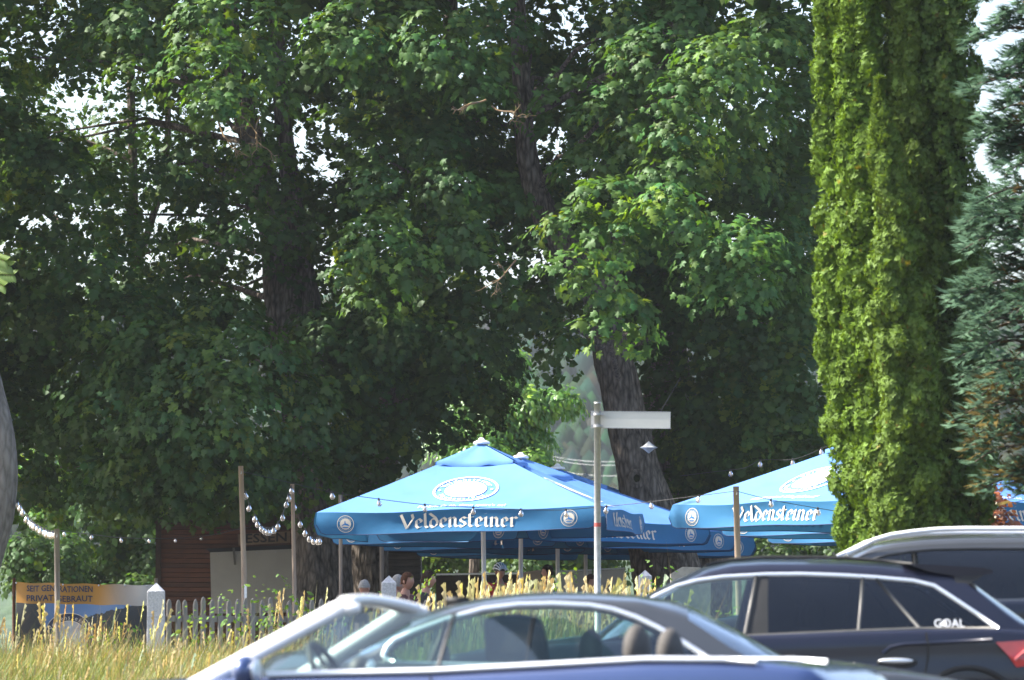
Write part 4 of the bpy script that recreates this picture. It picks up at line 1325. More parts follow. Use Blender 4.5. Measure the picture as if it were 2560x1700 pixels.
# ------------------------------------------------------------------ timber posts and strings of bulbs
POSTS = [(605, 1165, 63.5, .034, 'post_wood', 'thick pale timber post with a white tag, tallest in front of the hut'),
         (731, 1210, 66.5, .027, 'post_wood', 'thin timber post between the tallest post and the front parasol'),
         (851, 1237, 75.5, .03, 'post_grey', 'grey timber post poking up behind the rim of the front parasol'),
         (954, 1330, 79.2, .036, 'post_grey', 'grey timber post standing behind the second granite post'),
         (1840, 1216, 63.0, .04, 'post_wood', 'brown timber post before the parasol by the thuja'),
         (142, 1322, 60.8, .034, 'post_grey', 'grey timber post standing in front of the yellow banner')]
for px, py, Y, rad, m, lab in POSTS:
    b = at(px, 1560, Y); b.z = gz(b.x, Y)
    t = at(px - 3 if px == 605 else px, py, Y) - b
    p = empty('timber_post', b, 0, lab, 'post', 'timber posts for the strings of bulbs')
    mb = MB()
    lean = .035 if px in (605, 731) else .05 if px == 1840 else 0
    if lean: mb.tube([(lean, 0, -.05), (lean * .5 + .005, 0, t.z * .5), (t.x, 0, t.z)], [rad * 1.02, rad * 1.0, rad * .97], 10)
    else: mb.tube([(0, 0, -.05), (.006, 0, t.z * .5), (t.x, 0, t.z)], [rad * 1.02, rad * 1.0, rad * .97], 10)
    mb.build('post', M[m], p, True)
    hk = MB(); hk.tube([(t.x, -rad, t.z - .1), (t.x + .01, -rad - .035, t.z - .1), (t.x + .01, -rad - .04, t.z - .07)], .005, 5); hk.build('hook', M['galv'], p)
    if px == 605:
        lb_ = MB(); lb_.box((.045, -rad - .004, at(0, 1478, Y).z - b.z), (.032, .008, .17)); lb_.build('tag', M['white_cap'], p)

MBULB = MB().lathe([(.001, -.098), (.016, -.094), (.029, -.078), (.033, -.06), (.029, -.042), (.017, -.024), (.014, -.016)], seg=10).mesh('bulb'); MBULB.materials.append(M['bulb'])
MBULB.polygons.foreach_set('use_smooth', [True] * len(MBULB.polygons))
MSOCK = MB().lathe([(.006, .014), (.014, .008), (.015, -.026), (.001, -.027)], seg=8).mesh('socket'); MSOCK.materials.append(M['wire'])
MFIL = MB().lathe([(.001, -.03), (.006, -.032), (.013, -.055), (.011, -.075), (.001, -.082)], seg=6).mesh('filament'); MFIL.materials.append(M['bulb_core'])


def bulb_string(label, wire, bulbs, sc=1.0):
    """wire: (px, py, Y) points; bulbs: fractions along the wire or pixel x"""
    W = [at(*p) for p in wire]
    b = W[0].copy()
    root = empty('string_light', b, 0, label, 'string lights', 'strings of bulbs in the beer garden')
    pts = []
    for i in range(len(W) - 1):
        p0, p1, p2, p3 = W[max(i - 1, 0)], W[i], W[i + 1], W[min(i + 2, len(W) - 1)]
        for k in range(5):
            t = k / 5
            pts.append(.5 * ((2 * p1) + (p2 - p0) * t + (2 * p0 - 5 * p1 + 4 * p2 - p3) * t * t + (3 * p1 - p0 - 3 * p2 + p3) * t ** 3))
    pts.append(W[-1])
    mb = MB(); mb.tube([p - b for p in pts], .0045, 5); mb.build('wire', M['wire'], root)
    D = [0]
    for a, c in zip(pts[:-1], pts[1:]): D.append(D[-1] + (c - a).length)
    for t in bulbs:
        s = t * D[-1]
        i = min(len(pts) - 2, max(0, int(np.searchsorted(D, s)) - 1))
        p = pts[i].lerp(pts[i + 1], (s - D[i]) / max(1e-6, D[i + 1] - D[i])) - b
        o = link('bulb', MBULB, None, root, p)
        o.scale = (sc, sc, sc)
        o.rotation_euler = (random.uniform(-.15, .15), random.uniform(-.2, .2), 0)
        link('socket', MSOCK, None, o); link('filament', MFIL, None, o)
    return root


bulb_string('long string of bulbs running across the front parasol to the brown post', [(609, 1180, 63.4), (731, 1208, 63.6), (828, 1230, 63.8), (943, 1247, 64), (1057, 1261, 64.2), (1172, 1268, 64.3), (1286, 1273, 64.2), (1400, 1275, 64), (1515, 1266, 63.6), (1630, 1254, 63.3), (1836, 1228, 62.9)], [.179, .273, .366, .46, .553, .645, .739, .833, .93])
bulb_string('string of bulbs running from the brown post to the thuja columns', [(1842, 1228, 62.9), (1930, 1250, 63.2), (2048, 1271, 63.6), (2120, 1280, 64), (2240, 1284, 64.5), (2400, 1276, 65), (2522, 1258, 65.2), (2620, 1240, 65.2)], [.11, .26, .87])
bulb_string('deep sagging loop of bulbs between the two posts before the hut', [(611, 1222, 63.5), (618, 1248, 63.7), (634, 1280, 64.1), (644, 1302, 64.5), (656, 1316, 64.8), (672, 1321, 65.2), (686, 1315, 65.5), (700, 1300, 65.8), (712, 1270, 66.1), (722, 1235, 66.4), (729, 1212, 66.4)], [.02, .12, .245, .325, .395, .455, .52, .565, .63, .71, .80, .91, .955, .99])
bulb_string('short sagging loop of bulbs from the thin post to the front parasol', [(735, 1250, 66.5), (742, 1280, 66.8), (754, 1308, 67.2), (766, 1328, 67.6), (778, 1342, 68), (792, 1345, 68.4), (806, 1342, 68.8)], [.04, .27, .45, .6, .72, .86, .92])
bulb_string('string of bulbs hanging from the grey trunk to the banner post', [(44, 1252, 62.4), (56, 1270, 62.1), (70, 1292, 61.9), (86, 1308, 61.6), (106, 1320, 61.3), (124, 1328, 61), (140, 1328, 60.8)], [.0, .1, .2, .3, .37, .44, .5, .57, .66, .74, .82, .88, .94, .99])
bulb_string('thin string of bulbs crossing behind the banner towards the hut', [(145, 1326, 60.8), (228, 1336, 64), (303, 1344, 68), (382, 1346, 73), (457, 1345, 78), (530, 1337, 83), (600, 1322, 87.5), (640, 1316, 88.2)], [.02, .12, .26, .42, .58, .74], .7)
bulb_string('high string of bulbs under the dark tree left of the thuja', [(1700, 1190, 80), (1780, 1180, 79), (1860, 1170, 78), (1905, 1150, 77), (1985, 1148, 76), (2062, 1118, 75), (2100, 1100, 75)], [.3, .55, .75, .93], 1.1)

# ------------------------------------------------------------------ the food hut
HY = 88.5
hb = at(395, 1560, HY); hb.z = gz(hb.x, HY)
hut = empty('food_hut', hb, 0, 'dark brown boarded food hut with a pale shutter and an essen sign', 'hut', 'timber sheds under the maples')
wd = at(800, 1500, HY).x - hb.x
top = at(395, 1300, HY).z - hb.z
mb = MB(); mb.box((wd / 2, 1.3, top / 2), (wd - .04, 2.5, top - .02)); mb.build('wall', M['board_dark'], hut)
bh = .084
r = np.random.RandomState(2)
bm = []
for q in range(3):
    m_ = MB(); m_.box((wd / 2, 0, bh / 2), (wd, .022, bh - .009), Matrix.Rotation(R(7 + q), 3, 'X')); me = m_.mesh('board')
    me.materials.append([M['board'], mat('board_red', (.15, .05, .02), .75, c2=(.04, .015, .009), scale=2.5, stretch=(.5, 1, 3), bump=.3), mat('board_brown', (.1, .04, .02), .8, c2=(.03, .014, .01), scale=3, stretch=(.5, 1, 3), bump=.3)][q])
    bm.append(me)
for k in range(int(top / bh)):
    link('board', bm[r.randint(0, 3)], None, hut, (0, -.0 + r.uniform(-.004, .004), k * bh + .02))
mb = MB()
for xx in (.0, wd):
    mb.box((xx, -.03, top / 2), (.09, .06, top))
mb.build('corner_post', M['board_dark'], hut)
zr = top
mb = MB(); mb.box((wd / 2, -.12, zr + .0), (wd + .3, .05, .13)); mb.build('fascia', M['board_dark'], hut)
mb = MB(); mb.box((wd / 2, 1.3, zr + .06), (wd + .3, 3.1, .03), Matrix.Rotation(R(-3), 3, 'X')); rf = mb.build('roof', M['black'], hut)
for px0, px1, dz in ((462, 492, .05), (512, 534, .035), (555, 580, .07)):
    x0, x1 = at(px0, 1290, HY - .3).x - hb.x, at(px1, 1290, HY - .3).x - hb.x
    m_ = MB(); z_ = zr + .065
    m_.add([(x0, -.33, z_ + dz), (x1, -.33, z_), (x1 + .2, 1.2, z_ + .05), (x0, 1.2, z_ + .12 + dz), (x0, -.33, z_ + dz + .012), (x1, -.33, z_ + .012), (x1 + .2, 1.2, z_ + .062), (x0, 1.2, z_ + .132 + dz)], [(0, 1, 2, 3), (7, 6, 5, 4), (0, 4, 5, 1), (1, 5, 6, 2), (2, 6, 7, 3), (3, 7, 4, 0)])
    m_.build('roof_sheet', M['metal_roof'], hut)


def slab(mb, pxs, Y, th, org):
    P = [at(a, c, Y) - org for a, c in pxs]
    Q = [p + Vector((0, th, 0)) for p in P]
    n = len(P)
    mb.add(P + Q, [tuple(range(n))[::-1], tuple(range(n, 2 * n))] + [(i, (i + 1) % n, n + (i + 1) % n, n + i) for i in range(n)])
    return mb


sh = slab(MB(), [(525, 1381), (762, 1371), (776, 1530), (529, 1534)], HY - .12, .035, hb).build('shutter', M['panel_white'], hut)
slab(MB(), [(581, 1369), (587, 1369), (590, 1412), (585, 1412)], HY - .16, .02, hb).build('latch', M['strip_beige'], sh)
for k in range(5):
    mb = MB(); p = at(545 + 48 * k, 1386 - 2 * k, HY - .125) - hb; mb.ball(p, .013, 6, 4); mb.build('screw', M['galv'], sh)
slab(MB(), [(515, 1372), (768, 1360), (769, 1371), (525, 1381)], HY - .05, .04, hb).build('lintel', M['black'], hut)
sb = at(665, 1347, HY - .08)
sn = empty('wooden_sign', sb, 0, 'brown wooden board reading essen over the hut shutter', 'sign')
slab(MB(), [(594, 1336), (725, 1328), (726, 1357), (596, 1364)], HY - .1, .03, sb).build('board', M['sign_wood'], sn)
v, f = text_mesh('ESSEN', 0, .015)
mb = MB(); xs_ = [p[0] for p in v]; sc = .72 / (max(xs_) - min(xs_))
map_text(mb, v, f, lambda p: Vector((p[0] * sc + .005, -.028, -.055 + p[1] * sc * .78 + .045 * p[0] * sc)))
mb.build('lettering', M['dark_ink'], sn)
# the grey boarded shed right of the trunks
sb = at(872, 1560, 90); sb.z = gz(sb.x, 90)
shd = empty('shed', sb, 0, 'grey boarded shed wall behind the trunks under the front parasol', 'hut', 'timber sheds under the maples')
w2 = at(1052, 1500, 90).x - sb.x
mb = MB(); mb.box((w2 / 2, 1.0, 1.05), (w2 - .03, 1.9, 2.1)); mb.build('wall', M['board_dark'], shd)
m_ = MB(); m_.box((w2 / 2, -.0, .06), (w2, .022, .112), Matrix.Rotation(R(7), 3, 'X')); me = m_.mesh('board'); me.materials.append(M['board_grey'])
for k in range(17):
    link('board', me, None, shd, (0, r.uniform(-.006, .006), k * .122 + .01))
mb = MB(); mb.box((w2 / 2, .9, 2.2), (w2 + .3, 2.5, .05), Matrix.Rotation(R(4), 3, 'X')); mb.build('roof', M['board_dark'], shd)

# screens at the back of the garden
sb = at(1100, 1560, 93); sb.z = gz(sb.x, 93)
sc_ = empty('garden_screen', sb, 0, 'low pale screen closing the garden behind the parasol poles', 'screen')
for a, c, t0, m in ((1090, 1300, 1436, 'board_dark'), (1402, 1480, 1428, 'panel_white'), (1484, 1562, 1424, 'panel_white')):
    slab(MB(), [(a, t0 + 3), (c, t0), (c, 1545), (a, 1545)], 93, .04, sb).build('panel', M[m], sc_)
    slab(MB(), [(a, t0 - 2), (c, t0 - 5), (c, t0 - 1), (a, t0 + 2)], 92.97, .09, sb).build('rail', M['white_cap'] if m == 'board_dark' else M['galv'], sc_)
sb = at(1330, 1560, 79); sb.z = gz(sb.x, 79)
tp = empty('tan_board', sb, 0, 'upright tan board standing behind the second parasol pole', 'board')
slab(MB(), [(1300, 1436), (1352, 1428), (1352, 1550), (1300, 1550)], 79, .05, sb).build('panel', M['tan_panel'], tp)
slab(MB(), [(1298, 1432), (1354, 1424), (1354, 1428), (1298, 1436)], 78.98, .09, sb).build('rail', M['post_wood'], tp)
# pale stone slab by the third post
sb = at(1725, 1560, 64); sb.z = gz(sb.x, 64)
stn = empty('stone_block', sb, 0, 'pale stone block lying beside the third granite post', 'stone')
slab(MB(), [(1678, 1434), (1706, 1417), (1768, 1419), (1778, 1440), (1775, 1560), (1682, 1560)], 64, .5, sb).build('block', mat('pale_stone', (.3, .29, .26), .9, var=.2, scale=9, bump=.4), stn)

# ------------------------------------------------------------------ granite posts and picket fence
GP = [(390, 1457, 62.0, .222, 'granite post with a pyramid top at the end of the banner'), (972, 1439, 64.5, .19, 'granite post with a pyramid top in front of the seated people'), (1613, 1425, 67.0, .172, 'granite post with a pyramid top beside the leaning trunk')]
for px, py, Y, w, lab in GP:
    b = at(px, 1560, Y); b.z = gz(b.x, Y)
    p = empty('granite_post', b, R(3), lab, 'post', 'granite fence posts')
    H = at(px, py, Y).z - b.z
    rr = np.random.RandomState(px)
    n = 9
    rows = []
    for z in list(np.linspace(-.1, H - w * .48, 12)):
        row = []
        for s_ in range(4):
            for k in range(n):
                t = -1 + 2 * k / n
                x, y = [(t, -1), (1, t), (-t, 1), (-1, -t)][s_]
                q = Vector((x * w / 2, y * w / 2, 0)); q *= (1 + rr.uniform(-.012, .012)) * (1 - .02 * z) * (1 - .03 * (abs(x) * abs(y)) ** 6)
                row.append((q.x, q.y, z + rr.uniform(-.004, .004)))
        rows.append(row)
    mb = MB(); mb.grid(rows, close_v=True); mb.build('shaft', M['granite'], p)
    last = rows[-1]
    rows2 = [[(a * f_, c * f_, d + (w * .48) * (1 - f_)) for a, c, d in last] for f_ in (1.0, .96, .66, .33, .02)]
    mb = MB(); mb.grid(rows2, close_v=True); mb.build('cap', M['granite'], p)

PK_ME = []
for q in range(3):
    w, h = .062, .9
    o = [(-w / 2, 0), (w / 2, 0), (w / 2, h - .06), (w / 2 - .012, h - .02), (0, h + (.012 if q == 1 else 0)), (-w / 2 + .012, h - .02), (-w / 2, h - .06)]
    m_ = MB(); n = len(o)
    m_.add([(a, -.012, c) for a, c in o] + [(a, .012, c) for a, c in o], [tuple(range(n)), tuple(range(n, 2 * n))[::-1]] + [(i, n + i, n + (i + 1) % n, (i + 1) % n) for i in range(n)])
    me = m_.mesh('picket'); me.materials.append(M['picket']); PK_ME.append(me)
rr = np.random.RandomState(4)
for (a, c, lab) in ((GP[0], GP[1], 'weathered picket fence between the banner post and the next granite post'), (GP[1], GP[2], 'weathered picket fence right of the seated people, deep in grass')):
    p0, p1 = at(a[0], 1560, a[2]), at(c[0], 1560, c[2])
    p0.z, p1.z = gz(p0.x, p0.y), gz(p1.x, p1.y)
    d = p1 - p0; L = d.length; ang = math.atan2(d.y, d.x)
    fe = empty('picket_fence', p0, ang, lab, 'fence', 'picket fences')
    for hz_ in (.27, .64):
        mb = MB(); mb.box((L / 2, .035, hz_), (L - .2, .04, .075)); mb.build('rail', M['picket'], fe)
    k = .2
    while k < L - .12:
        o = link('picket', PK_ME[rr.randint(0, 3)], None, fe, (k, rr.uniform(-.004, .004), rr.uniform(-.03, .02)))
        o.rotation_euler = (0, rr.normal(0, .012), 0)
        k += .134 * rr.uniform(.9, 1.12)

# ------------------------------------------------------------------ the banner
BY = 64.5
bb_ = at(40, 1560, BY); bb_.z = gz(bb_.x, BY)
ba = empty('banner', bb_, 0, 'yellow brewery banner stretched between posts at the end of the fence', 'banner')
bw = at(384, 1500, BY).x - bb_.x
zt0, zt1 = at(40, 1455, BY).z - bb_.z, at(384, 1462, BY).z - bb_.z
HB = 1.0


def ban_pt(u, h, off=0.0):
    """u 0..1 along, h 0..1 downwards"""
    z = zt0 + (zt1 - zt0) * u - .012 * math.sin(math.pi * u * 4) ** 2 - HB * h
    y = -.035 * math.sin(9 * u + 2 * h) * math.sin(math.pi * min(1, h * 1.3)) - .02 * math.sin(21 * u - 3 * h) * (1 - h)
    return Vector((u * bw, y - off, z))


m, N, L_, b_ = new_mat('banner_yellow')
tc = N.new('ShaderNodeTexCoord'); sp = N.new('ShaderNodeSeparateXYZ'); L_.new(tc.outputs['Object'], sp.inputs[0])
rp = N.new('ShaderNodeValToRGB'); rp.color_ramp.elements[0].position = .60; rp.color_ramp.elements[1].position = .92
rp.color_ramp.elements[0].color = (.36, .17, .025, 1); rp.color_ramp.elements[1].color = (.38, .365, .34, 1)
mu = N.new('ShaderNodeMath'); mu.operation = 'DIVIDE'; mu.inputs[1].default_value = bw
L_.new(sp.outputs[0], mu.inputs[0]); L_.new(mu.outputs[0], rp.inputs[0]); L_.new(rp.outputs[0], b_.inputs['Base Color']); b_.inputs['Roughness'].default_value = .5
M['banner_yellow'] = m
m, N, L_, b_ = new_mat('banner_picture')
tc = N.new('ShaderNodeTexCoord'); sp = N.new('ShaderNodeSeparateXYZ'); L_.new(tc.outputs['Object'], sp.inputs[0])
nz = N.new('ShaderNodeTexNoise'); nz.inputs['Scale'].default_value = 22; nz.inputs['Detail'].default_value = 5; L_.new(tc.outputs['Object'], nz.inputs['Vector'])
# a printed landscape: blue sky over dark wooded hills that rise to the right, a rock at the other end
sl = N.new('ShaderNodeMath'); sl.operation = 'MULTIPLY_ADD'; sl.inputs[1].default_value = -.24; L_.new(sp.outputs[0], sl.inputs[0]); L_.new(sp.outputs[2], sl.inputs[2])
ad = N.new('ShaderNodeMath'); ad.operation = 'MULTIPLY_ADD'; ad.inputs[1].default_value = .12; L_.new(nz.outputs['Fac'], ad.inputs[0]); L_.new(sl.outputs[0], ad.inputs[2])
gt = N.new('ShaderNodeMath'); gt.operation = 'GREATER_THAN'; gt.inputs[1].default_value = zt0 - .60; L_.new(ad.outputs[0], gt.inputs[0])
lx = N.new('ShaderNodeMath'); lx.operation = 'MULTIPLY_ADD'; lx.inputs[1].default_value = .05; L_.new(nz.outputs['Fac'], lx.inputs[0]); L_.new(sp.outputs[0], lx.inputs[2])
rk = N.new('ShaderNodeMath'); rk.operation = 'GREATER_THAN'; rk.inputs[1].default_value = .39; L_.new(lx.outputs[0], rk.inputs[0])
an = N.new('ShaderNodeMath'); an.operation = 'MULTIPLY'; L_.new(gt.outputs[0], an.inputs[0]); L_.new(rk.outputs[0], an.inputs[1])
mx = N.new('ShaderNodeMix'); mx.data_type = 'RGBA'; L_.new(an.outputs[0], mx.inputs[0]); mx.inputs[6].default_value = (.028, .03, .032, 1); mx.inputs[7].default_value = (.11, .19, .34, 1)
L_.new(mx.outputs[2], b_.inputs['Base Color']); b_.inputs['Roughness'].default_value = .5
M['banner_picture'] = m
hs = .262
mb = MB(); mb.grid([[ban_pt(u, h) for u in np.linspace(0, 1, 50)] for h in np.linspace(0, hs, 10)]); mb.build('yellow_strip', M['banner_yellow'], ba, True)
mb = MB(); mb.grid([[ban_pt(u, h) for u in np.linspace(0, 1, 50)] for h in np.linspace(hs, 1, 20)]); pic = mb.build('picture', M['banner_picture'], ba, True)
for s, z_ in (('SEIT GENERATIONEN', .105), ('PRIVAT GEBRAUT', .228)):
    mb = MB()
    v, f = text_mesh(s, 0, .018)
    xs_ = [p[0] for p in v]; a0, a1 = min(xs_), max(xs_); u0, u1 = .078, .555
    map_text(mb, v, f, lambda p: ban_pt(u0 + (u1 - u0) * (p[0] - a0) / (a1 - a0), z_ + .004 * 0 - p[1] * .107, .006))
    mb.build('lettering', M['navy_ink'], ba)
lw, ld, ln = MB(), MB(), MB()
s_ = .31
lf_ = lambda p, o=.006: ban_pt(.385 + p[0] * s_ / bw, .37 + .31 - p[1] * s_, o + p[2] * 2)
ring(lw, lf_, .975, 1.0); ring(lw, lf_, .66, .69)
ring(ln, lambda p: lf_(p, .004), .66, .99)
arc_text(lw, 'Veldensteiner', .73, .26, lambda p: lf_(p, .007), True, 2.5)
disc(ld, lambda p: lf_(p, .004), .66)
ln.build('ring_print', M['navy_ink'], pic); ld.build('disc_print', mat('pale_grey_print', (.36, .36, .36), .7), pic); lw.build('lettering', M['print'], pic)
for uu in (.0, .34, .6, .79, .95):
    mb = MB(); p = ban_pt(uu, .012, .008); mb.ball(p, .012, 6, 4); mb.build('eyelet', M['galv'], ba)
for xx, m in ((-.03, 'board'), (bw + .03, 'post_grey')):
    mb = MB(); mb.tube([(xx, .03, -.05), (xx, .03, zt0 + .05)], .022, 8); mb.build('post', M[m], ba, True)

# a lamp hanging under the dark tree, cables on the far slope
b = at(1622, 1119, 78)
lp = empty('hanging_lamp', b, 0, 'small grey faceted lamp hanging beside the leaning trunk', 'lamp')
mb = MB(); mb.lathe([(.002, -.09), (.09, -.02), (.14, .0), (.09, .025), (.002, .10)], seg=6); mb.build('lamp_shade', M['galv'], lp)
mb = MB(); mb.tube([(0, 0, .11), (.12, .1, .45), (.5, .2, 1.1)], .006, 5); mb.build('cord', M['wire'], lp)
for q, (y0, y1) in enumerate(((1112, 1130), (1119, 1140), (1142, 1168))):
    p0, p1 = at(1250, y0 - 8, 230), at(1650, y1 + 14, 225)
    pts = [p0.lerp(p1, t) - Vector((0, 0, .5 * math.sin(math.pi * t))) for t in np.linspace(0, 1, 12)]
    mb = MB(); mb.tube([p - p0 for p in pts], .009, 4)
    tag(mb.build('power_cable', M['galv'], None, loc=p0), ['uppermost thin cable crossing the hazy slope', 'middle thin cable crossing the hazy slope', 'lowest thin cable crossing the hazy slope'][q], 'cable', 'cables across the far slope')

# ------------------------------------------------------------------ people
def skin_mesh(name, V, E, Rd, sub=1):
    me = bpy.data.meshes.new(name)
    me.from_pydata([tuple(v) for v in V], E, [])
    ob = bpy.data.objects.new(name, me)
    col.objects.link(ob)
    ob.modifiers.new('s', 'SKIN')
    for i, d in enumerate(me.skin_vertices[0].data):
        q = Rd[i]
        d.radius = (q, q) if not isinstance(q, tuple) else q
        d.use_root = i == 0
    sm = ob.modifiers.new('u', 'SUBSURF'); sm.levels = sub; sm.render_levels = sub
    bpy.context.view_layer.update()
    dg = bpy.context.evaluated_depsgraph_get()
    out = bpy.data.meshes.new_from_object(ob.evaluated_get(dg))
    out.materials.clear()
    v = [tuple(p.co) for p in out.vertices]; f = [tuple(p.vertices) for p in out.polygons]
    bpy.data.objects.remove(ob); bpy.data.meshes.remove(me); bpy.data.meshes.remove(out)
    return v, f


def head_geo(c, seg=20, rings=16):
    """A head facing -Y, its centre at c: brow, eye hollows, nose, mouth, chin and ears."""
    vs, rows = [], []
    for i in range(rings + 1):
        ph = math.pi * i / rings
        row = []
        for k in range(seg):
            th = 2 * math.pi * k / seg
            x, y, z = math.sin(ph) * math.sin(th), -math.sin(ph) * math.cos(th), -math.cos(ph)
            X, Y, Z = x * .074, y * .094, z * .118
            if Z < 0:
                X *= 1 + .25 * z * abs(z); Y *= 1 + (.10 * z if y < 0 else .35 * z)
            fr = max(0, -y) * math.sin(ph)
            if abs(x) < .22 and fr > .7:
                if -.35 < z < .12: Y -= .021 * (1 - abs(x) / .22) * (1 - (z + .12) / .24 if z > -.12 else 1 - (-.12 - z) / .24)
                if -.95 < z < -.72: Y -= .010
            if .12 < abs(x) < .55 and fr > .55 and .0 < z < .22: Y += .009
            if abs(x) < .35 and fr > .7 and -.62 < z < -.48: Y += .004
            row.append(Vector((X, Y, Z)) + c)
        rows.append(row)
    m = MB(); m.grid(rows, close_v=True)
    for s_ in (-1, 1):
        m.ball(c + Vector((s_ * .076, .012, -.005)), .028, 8, 6, (.35, .7, 1.1))
    return m


def make_person(name, loc, face, pose, H, hair, shirt, label, helmet=False, hair_style='short'):
    root = empty(name, loc, face, label, 'person', 'guests in the beer garden')
    k = H / 1.74
    if pose == 'stand':
        J = dict(pel=(0, 0, .94), sp=(0, .01, 1.13), ch=(0, .0, 1.33), nk=(0, .01, 1.49), hd=(0, -.01, 1.56))
        leg = lambda s: [(s * .09, 0, .88), (s * .10, -.02, .49), (s * .10, .03, .09), (s * .11, -.13, .04)]
        arm = lambda s: [(s * .18, .01, 1.41), (s * .24, .03, 1.13), (s * .24, -.13, .92)]
        hc = Vector((0, -.025, 1.635))
    else:
        J = dict(pel=(0, .02, .55), sp=(0, .05, .74), ch=(0, .03, .94), nk=(0, .01, 1.10), hd=(0, -.02, 1.17))
        leg = lambda s: [(s * .10, -.04, .52), (s * .13, -.43, .52), (s * .13, -.40, .09), (s * .13, -.55, .04)]
        arm = lambda s: [(s * .18, .02, 1.02), (s * .25, -.06, .76), (s * .15, -.32, .79)]
        hc = Vector((0, -.035, 1.245))
    V, E, Rd = [], [], []
    def addv(p, r_, par=None):
        V.append(Vector(p)); Rd.append(r_)
        if par is not None: E.append((par, len(V) - 1))
        return len(V) - 1
    p0 = addv(J['pel'], (.15, .11)); p1 = addv(J['sp'], (.135, .10), p0); p2 = addv(J['ch'], (.155, .11), p1); p3 = addv(J['nk'], .056, p2); addv(J['hd'], .052, p3)
    for s in (-1, 1):
        pr = p0
        for q, r_ in zip(leg(s), (.085, .062, .042, .036)): pr = addv(q, r_, pr)
        pr = p2
        A = arm(s)
        for q, r_ in zip(A, (.062, .044, .029)): pr = addv(q, r_, pr)
        w = Vector(A[2]); d = (w - Vector(A[1])).normalized()
        sd = d.cross(Vector((0, 0, 1))).normalized()
        pm = addv(w + d * .06, (.034, .016), pr)
        for q, (o_, ln) in enumerate(((-.03, .068), (-.01, .078), (.01, .073), (.03, .058))):
            a = addv(w + d * .095 + sd * o_, .0095, pm); b_ = addv(w + d * (.095 + ln * .55) + sd * o_ + Vector((0, 0, -.012)), .0085, a); addv(w + d * (.095 + ln * .85) + sd * o_ * 1.05 + Vector((0, 0, -.04)), .007, b_)
        th = addv(w + d * .03 + sd * .04 * -s, .010, pr); addv(w + d * .07 + sd * .055 * -s + Vector((0, 0, -.01)), .0085, th)
    v, f = skin_mesh('body', V, E, Rd)
    mb = MB(); mb.add(v, f)
    hg = head_geo(hc); mb.add(hg.v, hg.f)
    bo = mb.build('body', M['skin'], root, True)
    # clothes
    V, E, Rd = [], [], []
    p0 = addv(Vector(J['pel']) + Vector((0, 0, -.02)), (.163, .125)); p1 = addv(J['sp'], (.15, .115), p0); p2 = addv(J['ch'], (.17, .125), p1); addv(Vector(J['nk']) + Vector((0, .005, -.055)), .075, p2)
    for s in (-1, 1):
        A = arm(s)
        a = addv(A[0], .078, p2); addv(Vector(A[0]).lerp(Vector(A[1]), .75), .064, a)
    v, f = skin_mesh('shirt', V, E, Rd)
    mb = MB(); mb.add(v, f); mb.build('shirt', M[shirt], root, True)
    V, E, Rd = [], [], []
    p0 = addv(J['pel'], (.155, .12))
    for s in (-1, 1):
        pr = p0
        for q, r_ in zip(leg(s)[:3], (.098, .074, .056)): pr = addv(q, r_, pr)
    v, f = skin_mesh('trousers', V, E, Rd)
    mb = MB(); mb.add(v, f); mb.build('trousers', M['jeans'], root, True)
    mb = MB()
    for s in (-1, 1):
        q = Vector(leg(s)[2]); t = Vector(leg(s)[3])
        mb.ball(q.lerp(t, .5) + Vector((0, -.02, -.012)), .1, 10, 6, (.48, 1.25, .5))
    mb.build('shoe', M['black'], root, True)
    # hair
    rr = np.random.RandomState(int(abs(loc[0]) * 100))
    rows = []
    for i in range(9):
        ph = math.pi * .62 * i / 8
        row = []
        for q in range(18):
            th = 2 * math.pi * q / 18
            fy = -math.cos(th)
            lim = ph * (1 if fy > -.2 else .60)
            if hair_style == 'bald': lim = ph * .8
            x, y, z = math.sin(lim) * math.sin(th), math.sin(lim) * fy, math.cos(lim)
            g = 1.0 + rr.uniform(-.02, .05)
            row.append(hc + Vector((x * .083 * g, y * .104 * g + .004, z * .126 * g + .004)))
        rows.append(row)
    mb = MB(); mb.grid(rows, close_v=True)
    if hair_style == 'long':
        mb.ball(hc + Vector((0, .07, -.06)), .075, 10, 8, (1, .7, 1.5))
    mb.build('hair', M[hair], root, True)
    if helmet:
        sh_ = MB()
        rows = [[hc + Vector((math.sin(ph) * math.sin(th) * .105, -math.sin(ph) * math.cos(th) * .135 + .005, math.cos(ph) * .135 + .012)) for th in np.linspace(0, 2 * math.pi, 25)[:-1]] for ph in np.linspace(.02, 1.55, 10)]
        sh_.grid(rows, close_v=True)
        ho = sh_.build('helmet', M['black'], root, True)
        for q in range(7):
            a = -1.2 + .4 * q
            st = MB()
            st.tube([hc + Vector((math.sin(a) * .112 * math.sin(ph) ** .6, math.cos(ph) * .135 + .005, .014 + .142 * math.sin(ph) * math.cos(a))) for ph in np.linspace(.25, 2.9, 9)], .011, 6)
            st.build('shell_rib', M['white_cap'], ho, True)
    root.scale = (k, k, k)
    return root


